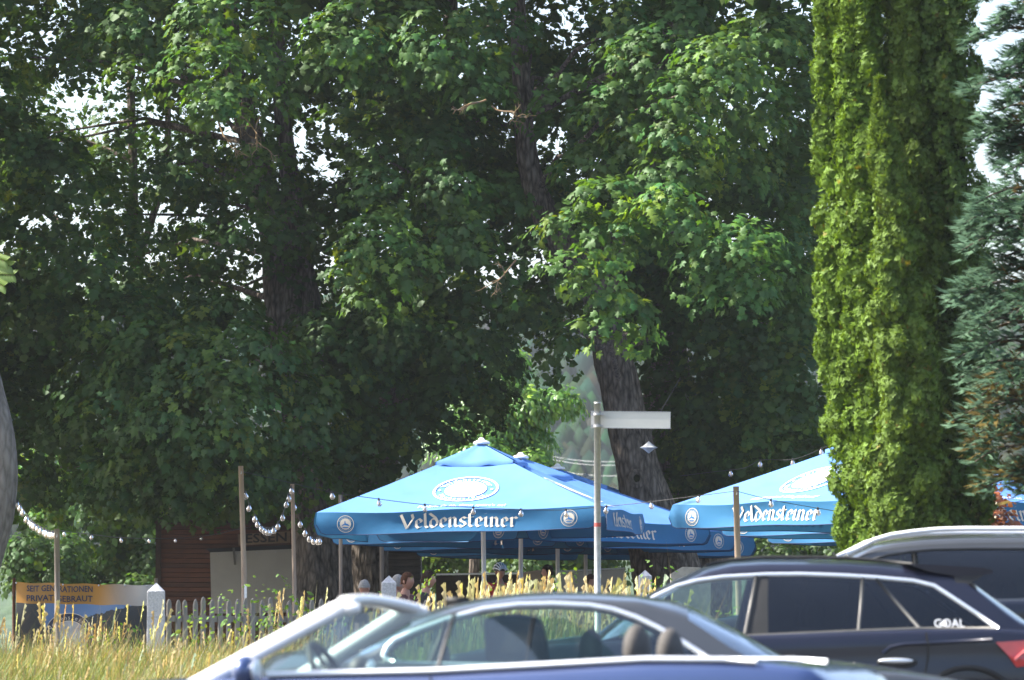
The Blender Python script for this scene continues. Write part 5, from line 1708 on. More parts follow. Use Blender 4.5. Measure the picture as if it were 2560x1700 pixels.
PEOPLE = [(1065, 1427, 66.4, 84, 'sit', 'hair_brown', 'shirt_black', 'person with dark hair and a black shirt seated in profile before the front pole', False, 'short'),
          (908, 1450, 66.6, 150, 'sit', 'hair_grey', 'shirt_pink', 'person with thin grey hair and a pale shirt seated by the trunk', False, 'bald'),
          (990, 1437, 67.6, 120, 'sit', 'hair_grey', 'shirt_navy', 'person with dark clothes half hidden by the middle granite post', False, 'short'),
          (1014, 1431, 66.9, 60, 'sit', 'hair_red', 'shirt_maroon', 'person with reddish brown hair and a dark red top leaning forward', False, 'short'),
          (1249, 1412, 73.2, 20, 'stand', 'hair_brown', 'shirt_red', 'person in a black and white cycle helmet and red top', True, 'short'),
          (1372, 1413, 75.0, -80, 'stand', 'hair_brown', 'shirt_navy', 'person with black hair and navy top standing at the third pole', False, 'short'),
          (1474, 1436, 73.6, 40, 'sit', 'hair_red', 'shirt_maroon', 'person with auburn hair seated behind the tall grass by the street sign', False, 'long')]
for px, py, Y, fc, pose, hair, shirt, lab, hel, hs_ in PEOPLE:
    b = at(px, py, Y)
    g = gz(b.x, Y)
    tot = b.z - g
    H = tot / (1.76 if pose == 'stand' else 1.375) * 1.74
    make_person('person', (b.x, Y, g + .006), R(fc), pose, H, hair, shirt, lab, hel, hs_)
# benches under the seated people
BEN = [(908, 66.6, 150), (990, 67.6, 120), (1014, 66.9, 60), (1065, 66.4, 84), (1474, 73.6, 40)]
BL = ['bench under the grey haired guest by the trunk', 'bench behind the middle granite post', 'bench under the red haired guest', 'bench under the guest in the black shirt', 'bench behind the tall grass by the street sign']
for (px, Y, fc), lab in zip(BEN, BL):
    x = (px - 1280) / F * Y
    bn = empty('bench', (x, Y, gz(x, Y) + .006), R(fc), lab, 'bench', 'beer garden benches')
    mb = MB(); mb.box((0, .05, .40), (.5, .25, .03)); mb.build('seat', M['bench'], bn)
    for s in (-1, 1):
        mb = MB(); mb.tube([(s * .2, -.05, 0), (s * .2, -.05, .385), (s * .2, .15, .385), (s * .2, .15, 0)], .012, 6); mb.build('leg', M['black'], bn)

# ------------------------------------------------------------------ cars
def pl_interp(P, x):
    return float(np.interp(x, [p[0] for p in P], [p[1] for p in P]))


class Car:
    """A car seen from its -V side: u runs to the picture's right, v away, z up; traced from the photograph at depth Y (near side)."""
    def __init__(s, name, label, Y, px0, ground, yaw, hw, paint):
        s.k = Y / F; s.px0 = px0; s.g = ground; s.hw = hw; s.paint = paint
        x = (px0 - 1280) * s.k
        s.root = empty(name, (x + math.sin(R(yaw)) * -hw, Y + math.cos(R(yaw)) * hw, ground), R(yaw), label, 'car', 'cars parked in front of the meadow')
        s.cy = math.cos(R(yaw))

    def uz(s, px, py):
        return ((px - s.px0) * s.k / s.cy, CZ + (1660 - py) * s.k - s.g)

    def tr(s, pts):
        return [s.uz(*p) for p in pts]

    def width(s, u):
        t = (u - s.uc) / s.hl
        return s.hw * (1 - .10 * abs(t) ** 3.2)

    def body(s, deck, belt, u0, u1, cabin, bottom=.2):
        """deck: z of the centre line, belt: z of the shoulder; cabin (u0, u1) is left open for the interior."""
        s.u0, s.u1 = u0, u1; s.uc = (u0 + u1) / 2; s.hl = (u1 - u0) / 2
        s.belt = belt
        us = list(np.linspace(u0, u1, 74))
        mb = MB()
        rows = []
        for u in us:
            e = min(u - u0, u1 - u)
            rd = min(1, e / .28)
            rd = math.sqrt(max(0.0, 1 - (1 - rd) ** 2)) * .25 + .75 if rd < 1 else 1
            w = s.width(u) * rd
            zb, zd = pl_interp(belt, u), pl_interp(deck, u)
            cut = min(1, e / .16)
            zb2 = bottom + (1 - cut) * .22
            zt = zb - (1 - cut) * .16
            zd2 = zd - (1 - cut) * .14
            half_ = [(0, zb2), (w * .86, zb2), (w * .95, zb2 + .1), (w * .985, zb2 + .26), (w, .58 * zt), (w * .995, zt - .24), (w * .975, zt - .16), (w * .985, zt - .11), (w * .965, zt - .03), (w * .94, zt), (w * .90, zt + .006)]
            if cabin[0] < u < cabin[1]:
                half_ += [(w * .885, zt - .002), (w * .875, zt - .10)]
            else:
                half_ += [(w * .6, zt + (zd2 - zt) * .72), (0, zd2)]
            rows.append((u, half_))
        # split in runs so that the cabin stays open
        def strip(rs):
            for sg in (-1, 1):
                mb.grid([[(u, sg * p[0], p[1]) for p in h] for u, h in rs])
        strip(rows)
        for sg in (rows[0], rows[-1]):
            u, h = sg
            pts = [(u, p[0], p[1]) for p in h] + [(u, -p[0], p[1]) for p in h[::-1][1:-1]]
            mb.add(pts, [tuple(range(len(pts)))])
        o = mb.build('body', s.paint, s.root, True)
        # interior tub
        c0, c1 = cabin
        m2 = MB()
        ul = np.linspace(c0 - .06, c1 + .06, 14)
        rw = []
        for u in ul:
            w = s.width(u) * .872; zb = pl_interp(belt, u)
            rw.append([(u, -w, zb - .012), (u, -w * .9, zb - .25), (u, -w * .85, .38), (u, w * .85, .38), (u, w * .9, zb - .25), (u, w, zb - .012)])
        m2.grid(rw)
        for q in (0, -1):
            m2.add(rw[q], [tuple(range(6))])
        m2.build('interior', M['plastic'], s.root)
        return o

    def greenhouse(s, roof, wb=.90, wr=.66, glass_top=None, header=None, nu=80, dlo=None, roofm=None, front=None, rear=None):
        """roof: silhouette (u, z); dlo: outline of the side glass (u, z) polygon; front/rear: (u from, u to) of the end glasses."""
        us = np.linspace(roof[0][0], roof[-1][0], nu)
        s.zmax = max(p[1] for p in roof)
        s.wr = wr
        rows = []
        for u in us:
            zt = pl_interp(roof, u); zb = pl_interp(s.belt, u) - .01
            w0 = s.width(u) * wb
            hgt = max(.01, zt - zb)
            row = []
            cr_ = .055
            if front and front[0] - .25 < u < front[1] + .25: cr_ = .055 + .085 * min(1, max(0, min(u - front[0] + .25, front[1] + .25 - u) / .5))
            if rear and rear[0] - .2 < u < rear[1] + .2: cr_ = .055 + .05 * min(1, max(0, min(u - rear[0] + .2, rear[1] + .2 - u) / .4))
            full = s.zmax - zb
            for t in np.linspace(0, 1, 13):
                z = zb + (hgt - min(cr_, hgt * .7)) * t
                row.append((w0 - s.incl(z - zb), z))
            wc = row[-1][0]; zc = row[-1][1]
            for a in np.linspace(0, 1, 10)[1:]:
                y = wc * (1 - a)
                row.append((y, zc + (zt - zc) * (1 - (1 - a) ** 2.6)))
            rows.append((u, row))
        s.rows = rows
        fr, gs, gf, gr = MB(), {}, MB(), MB()
        sf = MB()
        def inside(poly, x, y):
            c = False
            n = len(poly)
            for i in range(n):
                x0, y0 = poly[i]; x1, y1 = poly[(i + 1) % n]
                if (y0 > y) != (y1 > y) and x < (x1 - x0) * (y - y0) / (y1 - y0) + x0: c = not c
            return c
        nr = len(rows[0][1])
        for sg in (-1, 1):
            for i in range(len(rows) - 1):
                for j in range(nr - 1):
                    q = [(rows[a][0], sg * rows[a][1][b][0], rows[a][1][b][1]) for a, b in ((i, j), (i + 1, j), (i + 1, j + 1), (i, j + 1))]
                    if sg > 0: q = q[::-1]
                    uc = sum(p[0] for p in q) / 4; zc = sum(p[2] for p in q) / 4
                    side = j < 12
                    if side and inside(dlo, uc, zc): continue
                    if not side or (j >= 10):
                        if front and front[0] < uc < front[1] and j >= 12: gf.add(q, [(0, 1, 2, 3)]); continue
                        if rear and rear[0] < uc < rear[1] and j >= 13: gr.add(q, [(0, 1, 2, 3)]); continue
                    fr.add(q, [(0, 1, 2, 3)])
        s.frame = s._weld(fr, 'roof_shell', roofm or s.paint, s.root)
        if gf.f: s._weld(gf, 'windscreen', M['glass_clear'] if s.clear else M['glass_clear'], s.root)
        if gr.f: s._weld(gr, 'rear_window', M['glass_dark'] if s.dark_rear else M['glass_clear'], s.root)

    clear = True
    dark_rear = False

    def incl(s, dz):
        return max(0, dz) * .42 + .25 * max(0, dz) ** 2

    def _weld(s, mb, name, m, par):
        import bmesh
        me = mb.mesh(name)
        bm = bmesh.new(); bm.from_mesh(me)
        bmesh.ops.remove_doubles(bm, verts=bm.verts, dist=.0005)
        bm.to_mesh(me); bm.free()
        return link(name, me, m, par, None, True)

    def side(s, u, z, sg=-1, off=0.0):
        """A point on the side glass surface."""
        w0 = s.width(u) * s.wb_
        zb = pl_interp(s.belt, u) - .01
        return Vector((u, sg * (w0 - s.incl(z - zb) + off), z))

    wb_ = .90

    def panel(s, name, poly, m, par=None, off=.003, both=True):
        out = None
        for sg in ((-1, 1) if both else (-1,)):
            mb = MB()
            c = (sum(p[0] for p in poly) / len(poly), sum(p[1] for p in poly) / len(poly))
            # fan with a middle ring so that it follows the curved side
            n = len(poly)
            vs = [s.side(*c, sg, off)] + [s.side((p[0] + c[0]) / 2, (p[1] + c[1]) / 2, sg, off) for p in poly] + [s.side(*p, sg, off) for p in poly]
            fs = [(0, 1 + i, 1 + (i + 1) % n) for i in range(n)] + [(1 + i, 1 + n + i, 1 + n + (i + 1) % n, 1 + (i + 1) % n) for i in range(n)]
            mb.add(vs, fs)
            o = mb.build(name, m, par or s.root, True)
            if sg == -1: out = o
        return out

    def strip(s, name, line, w, m, off=.008, par=None, both=True, r=None):
        """A trim strip along a side-view line."""
        for sg in ((-1, 1) if both else (-1,)):
            mb = MB()
            mb.tube([s.side(u, z, sg, off) for u, z in line], r or w / 2, 6)
            mb.build(name, m, par or s.root, True)

    def band(s, name, inner, outer, m, off=.004, both=True):
        """A flat band between two side-view lines of equal length."""
        for sg in ((-1, 1) if both else (-1,)):
            mb = MB()
            rows = []
            for (a, b) in zip(inner, outer):
                rows.append([s.side(a[0] + (b[0] - a[0]) * t, a[1] + (b[1] - a[1]) * t, sg, off) for t in (0, .33, .66, 1)])
            mb.grid(rows)
            mb.build(name, m, s.root, True)

    def wheels(s, us, rad=.32):
        for u in us:
            for sg in (-1, 1):
                w = s.width(u)
                mb = MB()
                prof = [(rad * .55, -.1), (rad * .9, -.105), (rad, -.07), (rad, .07), (rad * .9, .1), (rad * .55, .1)]
                rows = [[Vector((u + q * math.cos(2 * math.pi * k / 28), sg * (w - .1) + y, rad + q * math.sin(2 * math.pi * k / 28))) for k in range(28)] for q, y in prof]
                mb.grid(rows, close_v=True)
                wh = mb.build('wheel', M['rubber'], s.root, True)
                r2 = MB()
                for k in range(5):
                    a = 2 * math.pi * k / 5
                    r2.tube([Vector((u, sg * (w - .02), rad)), Vector((u + math.cos(a) * rad * .6, sg * (w - .015), rad + math.sin(a) * rad * .6))], .035, 6)
                rows = [[Vector((u + q * math.cos(2 * math.pi * k / 24), sg * (w - .03) + y, rad + q * math.sin(2 * math.pi * k / 24))) for k in range(24)] for q, y in ((rad * .62, 0), (rad * .56, .0), (rad * .55, -.06 * sg), (.02, -.07 * sg))]
                r2.grid(rows, close_v=True)
                r2.build('rim', M['rim'], wh, True)
                ar = MB()
                pts = [Vector((u + math.cos(a) * rad * 1.13, sg * (w * .985 + .006), rad + math.sin(a) * rad * 1.13)) for a in np.linspace(0, math.pi, 18)]
                ar.tube(pts, .022, 6)
                ar.build('wheel_arch', M['rubber'], s.root, True)

    def seat(s, u, v, face, z_top, w=.27, name='seat', head=True):
        mb = MB()
        sg = face
        rows = []
        zs = np.linspace(.45, z_top - .17, 8)
        for z in zs:
            t = (z - .45) / (z_top - .62)
            uu = u - sg * (.18 * t)
            ww = w * (1 - .18 * t ** 3)
            rows.append([(uu + math.cos(a) * .075, v + math.sin(a) * ww, z) for a in np.linspace(0, 2 * math.pi, 15)[:-1]])
        mb.grid(rows, close_v=True)
        mb.box((u + sg * .25, v, .42), (.5, w * 1.9, .16))
        o = mb.build(name, M['seat'], s.root, True)
        if head:
            hb_ = MB()
            hb_.ball((u - sg * .2, v, z_top - .10), .125, 14, 10, (.52, 1.02, 1.02))
            hb_.tube([(u - sg * .19, v - .06, z_top - .28), (u - sg * .2, v - .06, z_top - .12)], .007, 5); hb_.tube([(u - sg * .19, v + .06, z_top - .28), (u - sg * .2, v + .06, z_top - .12)], .007, 5)
            hb_.build('headrest', M['seat'], o, True)

    def steering(s, u, v, z, face, rad=.185):
        mb = MB()
        nrm_ = Vector((-face * .86, 0, .5)).normalized()
        a = Vector((0, 1, 0)); b = nrm_.cross(a)
        c = Vector((u, v, z))
        mb.tube([c + (a * math.cos(t) + b * math.sin(t)) * rad for t in np.linspace(0, 2 * math.pi, 25)], .017, 7, cap=False)
        for t in (0, math.pi, -math.pi / 2 * face):
            mb.tube([c, c + (a * math.cos(t) + b * math.sin(t)) * rad], .014, 5)
        mb.ball(c, .055, 8, 6)
        mb.tube([c, c - nrm_ * .35], .03, 6)
        mb.build('steering_wheel', M['black'], s.root, True)

    def dash(s, u, face, z):
        mb = MB()
        w = s.width(u) * .84
        prof = [(u - face * .02, .45), (u - face * .05, z - .12), (u - face * .0, z - .02), (u + face * .12, z), (u + face * .42, z - .03)]
        mb.grid([[(a, v, c - .02 * (abs(v) / w) ** 4) for v in np.linspace(-w, w, 10)] for a, c in prof])
        mb.build('dashboard', M['plastic'], s.root, True)

    def mirror(s, u, z, face, m, w=.9):
        for sg in (-1, 1):
            c = Vector((u, sg * (s.width(u) * w + .14), z))
            mb = MB(); mb.ball(c, .1, 14, 10, (.62, 1.05, .78)); mb.tube([c - Vector((0, sg * .08, .05)), Vector((u, sg * s.width(u) * .9, z - .08))], .022, 6)
            o = mb.build('mirror', m if sg < 0 else M['plastic'], s.root, True)
            g = MB(); g.ball(c - Vector((face * .058, 0, 0)), .078, 12, 8, (.12, 1.05, .78)); g.build('mirror_glass', M['chrome'], o, True)


# ---- the dark saloon in the second row, facing the picture's right
c = Car('parked_car', 'dark saloon with bright window trim, its windscreen sloping to the right behind the blue convertible', 29.0, 1480, 0.02, 0, .88, M['car_grey'])
T = c.tr
belt = T([(600, 1690), (800, 1660), (958, 1655), (1300, 1668), (1786, 1672), (2000, 1672), (2250, 1685), (2540, 1730)])
deck = T([(590, 1660), (700, 1628), (800, 1618), (900, 1615), (958, 1612), (1400, 1640), (1990, 1642), (2050, 1646), (2120, 1651), (2220, 1663), (2320, 1680), (2540, 1722)])
u0, u1 = c.uz(585, 0)[0], c.uz(2545, 0)[0]
c.body(deck, belt, u0, u1, (c.uz(985, 0)[0], c.uz(1930, 0)[0]))
roof = T([(880, 1622), (960, 1577), (1030, 1538), (1119, 1508), (1207, 1490), (1296, 1479), (1385, 1475), (1474, 1476), (1593, 1482), (1700, 1498), (1730, 1508), (1850, 1570), (1992, 1648), (2030, 1664)])
dl = [(958, 1638), (966, 1618), (985, 1600), (1050, 1572), (1119, 1547), (1207, 1522), (1296, 1511), (1385, 1509), (1474, 1513), (1534, 1523), (1593, 1543), (1645, 1568), (1700, 1599), (1745, 1628), (1790, 1660), (1700, 1667), (1500, 1666), (1300, 1662), (1100, 1658), (985, 1656), (966, 1650)]
dlo = T(dl)
c.greenhouse(roof, dlo=dlo, front=(c.uz(1722, 0)[0], 99), rear=(-99, c.uz(1020, 0)[0]))
c.panel('side_window', dlo, M['glass_green'])
c.strip('window_trim', T([(985, 1655), (966, 1649), (957, 1638)] + dl[1:15]), .03, M['chrome'], r=.0165)
c.strip('sill_trim', T([(1790, 1661), (1700, 1668), (1500, 1667), (1300, 1663), (1100, 1659), (985, 1657)]), .02, M['chrome'], r=.012)
c.strip('door_divider', T([(1112, 1549), (1098, 1600), (1076, 1657)]), .03, M['plastic'], r=.014)
# the sunshade in the far rear door
pol = T([(1212, 1547), (1250, 1536), (1300, 1535), (1345, 1542), (1357, 1560), (1368, 1610), (1376, 1655), (1215, 1655)])
mb = MB(); pts = [c.side(u, z, 1, -.03) for u, z in pol]; mb.add(pts + [sum(pts, Vector()) / len(pts)], [(i, (i + 1) % len(pts), len(pts)) for i in range(len(pts))])
sd = mb.build('sunshade', M['mesh_shade'], c.root)
mb = MB(); mb.tube(pts + [pts[0]], .017, 6, cap=False); mb.build('frame', M['black'], sd, True)
for v in (-.36, .36):
    c.seat(c.uz(1560, 0)[0] + .02, v, 1, 1.16)
    c.seat(c.uz(1180, 0)[0], v, 1, 1.10)
c.dash(c.uz(1800, 0)[0], 1, c.uz(0, 1650)[1] + .02)
c.steering(c.uz(1735, 0)[0], .36, c.uz(0, 1662)[1], 1)
c.mirror(c.uz(1800, 0)[0], c.uz(0, 1660)[1] - .03, 1, c.paint)
c.wheels((c.uz(900, 0)[0], c.uz(2160, 0)[0]))
mb = MB(); zr_ = c.uz(0, 1503)[1]; mb.grid([[(c.uz(px, 0)[0], y, zr_ + h) for y in (-.02 * f_, 0, .02 * f_)] for px, h, f_ in ((1108, .0, 1), (1114, .05, .8), (1124, .062, .6), (1145, .055, .5), (1172, .0, .3))]); mb.box((c.uz(1140, 0)[0], 0, zr_ + .01), (.14, .03, .05)); mb.build('antenna', M['black'], c.root, True)
for y in (-.3, .32):
    mb = MB(); mb.tube([(c.uz(2004, 0)[0], y - .35, c.uz(0, 1650)[1]), (c.uz(2000, 0)[0], y, c.uz(0, 1648)[1] + .012), (c.uz(1990, 0)[0], y + .25, c.uz(0, 1646)[1] + .01)], .011, 5); mb.build('wiper', M['black'], c.root, True)
for s_ in (-1, 1):
    mb = MB(); mb.ball((u1 - .08, s_ * .62, .66), .16, 12, 8, (.5, 1.1, .5)); mb.build('headlight', M['lamp_white'], c.root, True)
    mb = MB(); mb.ball((u0 + .07, s_ * .62, .85), .16, 12, 8, (.4, 1.1, .55)); mb.build('tail_light', M['lamp_red'], c.root, True)

# ---- the black estate on the right with the roof spoiler
c = Car('parked_car', 'black estate car with a roof spoiler and a goal sticker on its rear window', 35.0, 2000, .25, 0, .89, M['car_black'])
T = c.tr
belt = T([(1100, 1640), (1400, 1612), (1560, 1604), (1897, 1589), (2290, 1575), (2494, 1572), (2620, 1582), (2680, 1600)])
deck = T([(1090, 1650), (1200, 1620), (1400, 1595), (1520, 1578), (2000, 1570), (2500, 1560), (2620, 1570), (2690, 1590)])
u0, u1 = c.uz(1060, 0)[0], c.uz(2700, 0)[0]
c.body(deck, belt, u0, u1, (c.uz(1560, 0)[0], c.uz(2560, 0)[0]))
c.dark_rear = True
roof = T([(1490, 1590), (1560, 1535), (1642, 1473), (1690, 1450), (1727, 1433), (1769, 1413), (1833, 1398), (1918, 1393), (2024, 1393), (2120, 1394), (2213, 1400), (2290, 1409), (2380, 1416), (2420, 1430), (2468, 1463), (2560, 1530), (2625, 1585)])
dl = [(1600, 1512), (1649, 1486), (1695, 1464), (1748, 1450), (1812, 1441), (1918, 1435), (2010, 1434), (2100, 1437), (2188, 1442), (2290, 1451), (2341, 1463), (2379, 1488), (2443, 1532), (2498, 1571), (2297, 1571), (2145, 1577), (1897, 1588), (1700, 1594), (1560, 1600), (1545, 1585), (1560, 1550)]
dlo = T(dl)
c.greenhouse(roof, dlo=dlo, front=(-99, c.uz(1640, 0)[0]), rear=(c.uz(2452, 0)[0], 99))
fw = T([(1600, 1514), (1649, 1489), (1695, 1467), (1748, 1453), (1812, 1444), (1893, 1438), (1880, 1500), (1863, 1588), (1700, 1594), (1560, 1600), (1548, 1585), (1562, 1550)])
c.panel('front_window', fw, M['glass_green'])
rw = T([(1925, 1437), (2010, 1437), (2100, 1440), (2161, 1444), (2155, 1510), (2146, 1577), (1920, 1588), (1922, 1500)])
c.panel('rear_door_window', rw, M['glass_dark'])
qw = T([(2165, 1444), (2194, 1446), (2240, 1500), (2297, 1570), (2150, 1576), (2158, 1510)])
c.panel('vent_window', qw, M['glass_dark'])
tw = T([(2204, 1447), (2290, 1454), (2341, 1466), (2379, 1491), (2443, 1535), (2494, 1570), (2304, 1570), (2250, 1505)])
qp = c.panel('quarter_window', tw, M['glass_dark'])
c.panel('pillar', T([(1893, 1436), (1926, 1436), (1922, 1500), (1921, 1588), (1862, 1589), (1880, 1500)]), M['black'], off=.006)
c.strip('pillar_edge', T([(1896, 1440), (1880, 1510), (1863, 1585)]), .03, M['strip_beige'], r=.014, off=.008)
c.strip('window_bar', T([(2163, 1444), (2156, 1510), (2147, 1577)]), .02, M['strip_beige'], r=.011, off=.008)
c.strip('window_bar', T([(2198, 1446), (2245, 1505), (2300, 1571)]), .02, M['plastic'], r=.012, off=.008)
c.strip('window_trim', T([(1575, 1530), (1600, 1512)] + dl[1:14]), .03, M['chrome'], r=.0165)
c.strip('sill_trim', T([(1560, 1601), (1897, 1589), (2145, 1578), (2297, 1572), (2494, 1571)]), .02, M['strip_beige'], r=.013)
v, f = text_mesh('GOAL')
xs_ = [p[0] for p in v]; ku = (c.uz(2413, 0)[0] - c.uz(2337, 0)[0]) / (max(xs_) - min(xs_)); uc_ = c.uz(2375, 0)[0]
mb = MB(); zb_ = c.uz(0, 1568)[1]
map_text(mb, v, f, lambda p: c.side(uc_ + p[0] * ku, zb_ + p[1] * ku * 1.05, -1, .007))
ring(mb, lambda p: c.side(uc_ - .035 + p[0] * .021, zb_ + .026 + p[1] * .021, -1, .0085), 0.02, .95, 14)
mb.build('lettering', M['print_white'], qp)
for sg in (-1, 1):
    mb = MB(); mb.tube([(u, sg * (c.side(u, z - .05, 1).y - .09), z + .012) for u, z in T([(1769, 1416), (1833, 1401), (1918, 1395), (2024, 1395), (2120, 1397), (2213, 1404), (2290, 1413)])], .014, 6); mb.build('roof_rail', M['black'], c.root, True)
sp_ = T([(2270, 1407), (2340, 1411), (2420, 1415), (2470, 1418), (2490, 1424), (2492, 1431), (2470, 1437), (2400, 1440), (2330, 1428)])
mb = MB(); n = len(sp_)
mb.add([(u, -.60, z) for u, z in sp_] + [(u, .60, z) for u, z in sp_], [tuple(range(n)), tuple(range(n, 2 * n))[::-1]] + [(i, n + i, n + (i + 1) % n, (i + 1) % n) for i in range(n)])
sp = mb.build('spoiler', c.paint, c.root)
for s_ in (-1, 1):
    mb = MB()
    mb.add([(c.uz(px, 0)[0], s_ * (v_ + d_), c.uz(0, py)[1]) for d_ in (0, -.03) for px, py, v_ in ((2392, 1441, .60), (2470, 1434, .595), (2455, 1446, .60), (2404, 1474, .63))], [(0, 1, 2, 3), (7, 6, 5, 4), (0, 4, 5, 1), (1, 5, 6, 2), (2, 6, 7, 3), (3, 7, 4, 0)])
    mb.build('spoiler_fin', M['black'], sp)
for sg in (-1, 1):
    w_ = lambda u: sg * (c.width(u) + .006)
    mb = MB(); u_, z_ = c.uz(2238, 1652); mb.ball((u_, w_(u_), z_), .1, 14, 8, (1.25, .22, .2)); mb.build('door_handle', M['chrome'], c.root, True)
    mb = MB(); mb.ball((u_ + .01, sg * (c.width(u_) + .0), z_ - .012), .13, 14, 8, (1.1, .06, .32)); mb.build('handle_recess', M['black'], c.root, True)
    mb = MB(); mb.tube([(u, sg * (c.width(u) * .995 + .002), z) for u, z in T([(2314, 1580), (2320, 1618), (2318, 1650), (2306, 1700), (2280, 1790)])], .006, 5); mb.build('door_gap', M['rubber'], c.root)
    mb = MB(); mb.tube([(u, sg * (c.width(u) * .975 + .008), z) for u, z in T([(2205, 1634), (2225, 1618), (2260, 1611), (2350, 1607), (2480, 1600)])], .016, 6); mb.build('shoulder_crease', c.paint, c.root, True)
    mb = MB()
    tl = T([(2488, 1606), (2640, 1596), (2660, 1640), (2600, 1660), (2540, 1668), (2520, 1640)])
    n = len(tl)
    mb.add([(u, sg * (c.width(u) * (.97 if u > c.uz(2600, 0)[0] else 1.0) + .012), z) for u, z in tl] + [(u, sg * (c.width(u) - .12), z) for u, z in tl], [tuple(range(n)) if sg < 0 else tuple(range(n))[::-1]] + [(i, n + i, n + (i + 1) % n, (i + 1) % n) for i in range(n)])
    tlo = mb.build('tail_light', M['lamp_red'], c.root)
    mb = MB(); mb.tube([(u, sg * (c.width(u) + .018), z) for u, z in T([(2535, 1650), (2560, 1628), (2630, 1618)])], .012, 6); mb.build('light_bar', M['lamp_pink'], tlo, True)
    mb = MB(); mb.ball((u0 + .12, sg * .6, .62), .17, 12, 8, (.5, 1.1, .45)); mb.build('headlight', M['lamp_white'], c.root, True)
for v_ in (-.37, .37):
    c.seat(c.uz(2010, 0)[0] - .1, v_, -1, 1.18)
    c.seat(c.uz(2290, 0)[0] - .1, v_, -1, 1.12)
c.dash(c.uz(1640, 0)[0], -1, c.uz(0, 1582)[1])
c.steering(c.uz(1735, 0)[0], -.37, c.uz(0, 1600)[1], -1)
c.mirror(c.uz(1640, 0)[0], c.uz(0, 1590)[1], -1, c.paint)
c.wheels((c.uz(1330, 0)[0], c.uz(2420, 0)[0]), .34)

# ---- the dark tall car behind it with bright roof rails
c = Car('parked_car', 'tall navy car with a bright silver roof rail parked beneath the thuja', 42.0, 2500, .42, 0, .93, M['car_navy'])
T = c.tr
belt = T([(1700, 1560), (2100, 1520), (2300, 1508), (2900, 1495), (3100, 1500), (3180, 1520)])
deck = T([(1690, 1580), (1800, 1545), (2050, 1500), (2400, 1490), (3000, 1480), (3180, 1510)])
u0, u1 = c.uz(1680, 0)[0], c.uz(3190, 0)[0]
c.body(deck, belt, u0, u1, (c.uz(2080, 0)[0], c.uz(3080, 0)[0]))
c.dark_rear = True
roof = T([(2030, 1505), (2060, 1450), (2100, 1404), (2140, 1376), (2193, 1354), (2250, 1342), (2320, 1335), (2417, 1330), (2560, 1328), (2750, 1330), (2950, 1340), (3050, 1355), (3090, 1380), (3130, 1440), (3160, 1505)])
dl = [(2150, 1416), (2185, 1398), (2225, 1386), (2284, 1377), (2340, 1372), (2430, 1370), (2560, 1370), (2750, 1373), (2930, 1382), (3010, 1400), (3060, 1440), (3070, 1480), (2560, 1495), (2250, 1502), (2110, 1510), (2115, 1470)]
dlo = T(dl)
c.greenhouse(roof, dlo=dlo, front=(-99, c.uz(2110, 0)[0]), rear=(c.uz(3095, 0)[0], 99), roofm=M['car_grey'])  # grey paint on the navy roof stands in for its reflection
c.panel('front_window', T([(2150, 1418), (2185, 1400), (2225, 1388), (2284, 1379), (2290, 1440), (2296, 1500), (2110, 1510), (2117, 1470)]), M['glass_dark'])
c.panel('rear_door_window', T([(2300, 1378), (2340, 1374), (2430, 1372), (2560, 1372), (2640, 1374), (2645, 1430), (2645, 1493), (2306, 1500), (2302, 1440)]), M['glass_dark'])
c.panel('quarter_window', T([(2656, 1374), (2750, 1375), (2930, 1384), (3010, 1402), (3058, 1440), (3066, 1480), (2660, 1492), (2658, 1430)]), M['glass_dark'])
c.strip('window_trim', T(dl[:11]), .02, M['plastic'], r=.012)
c.strip('window_bar', T([(2292, 1380), (2301, 1500)]), .02, M['black'], r=.016)
c.strip('window_bar', T([(2650, 1376), (2652, 1493)]), .02, M['black'], r=.016)
for sg in (-1, 1):
    mb = MB(); mb.tube([(u, sg * (.605), z) for u, z in T([(2122, 1383), (2150, 1370), (2193, 1348), (2235, 1336), (2290, 1328), (2350, 1322), (2417, 1320), (2560, 1320), (2750, 1322), (2900, 1330), (2970, 1345)])], .021, 8); mb.build('roof_rail', M['silver'], c.root, True)
    mb = MB(); mb.ball((u0 + .1, sg * .66, .75), .18, 12, 8, (.5, 1, .45)); mb.build('headlight', M['lamp_white'], c.root, True)
    mb = MB(); mb.ball((u1 - .08, sg * .7, .95), .18, 12, 8, (.4, .8, .8)); mb.build('tail_light', M['lamp_red'], c.root, True)
for v_ in (-.38, .38):
    c.seat(c.uz(2480, 0)[0], v_, -1, 1.25); c.seat(c.uz(2780, 0)[0], v_, -1, 1.2)
c.mirror(c.uz(2120, 0)[0], c.uz(0, 1500)[1], -1, c.paint)
c.dash(c.uz(2140, 0)[0], -1, c.uz(0, 1500)[1])
c.wheels((c.uz(1930, 0)[0], c.uz(2880, 0)[0]), .36)

# ---- the blue convertible in front, its top down, facing the picture's left and turned a little away
YAW = -16
c = Car('parked_car', 'blue open convertible in front with a silver windscreen frame and two grey headrests', 24.6, 1200, 0.0, YAW, .88, M['car_blue'])
T = c.tr
belt = T([(-150, 1745), (200, 1722), (480, 1703), (650, 1694), (900, 1688), (1075, 1684), (1370, 1668), (1600, 1654), (1790, 1655), (1900, 1662), (2000, 1676), (2080, 1700)])
deck = T([(-160, 1740), (100, 1712), (330, 1694), (470, 1690), (650, 1690), (1700, 1648), (1850, 1648), (1960, 1662), (2080, 1695)])
u0, u1 = c.uz(-190, 0)[0], c.uz(2090, 0)[0]
c.body(deck, belt, u0, u1, (c.uz(640, 0)[0], c.uz(1640, 0)[0]))
hwA = c.width(0)
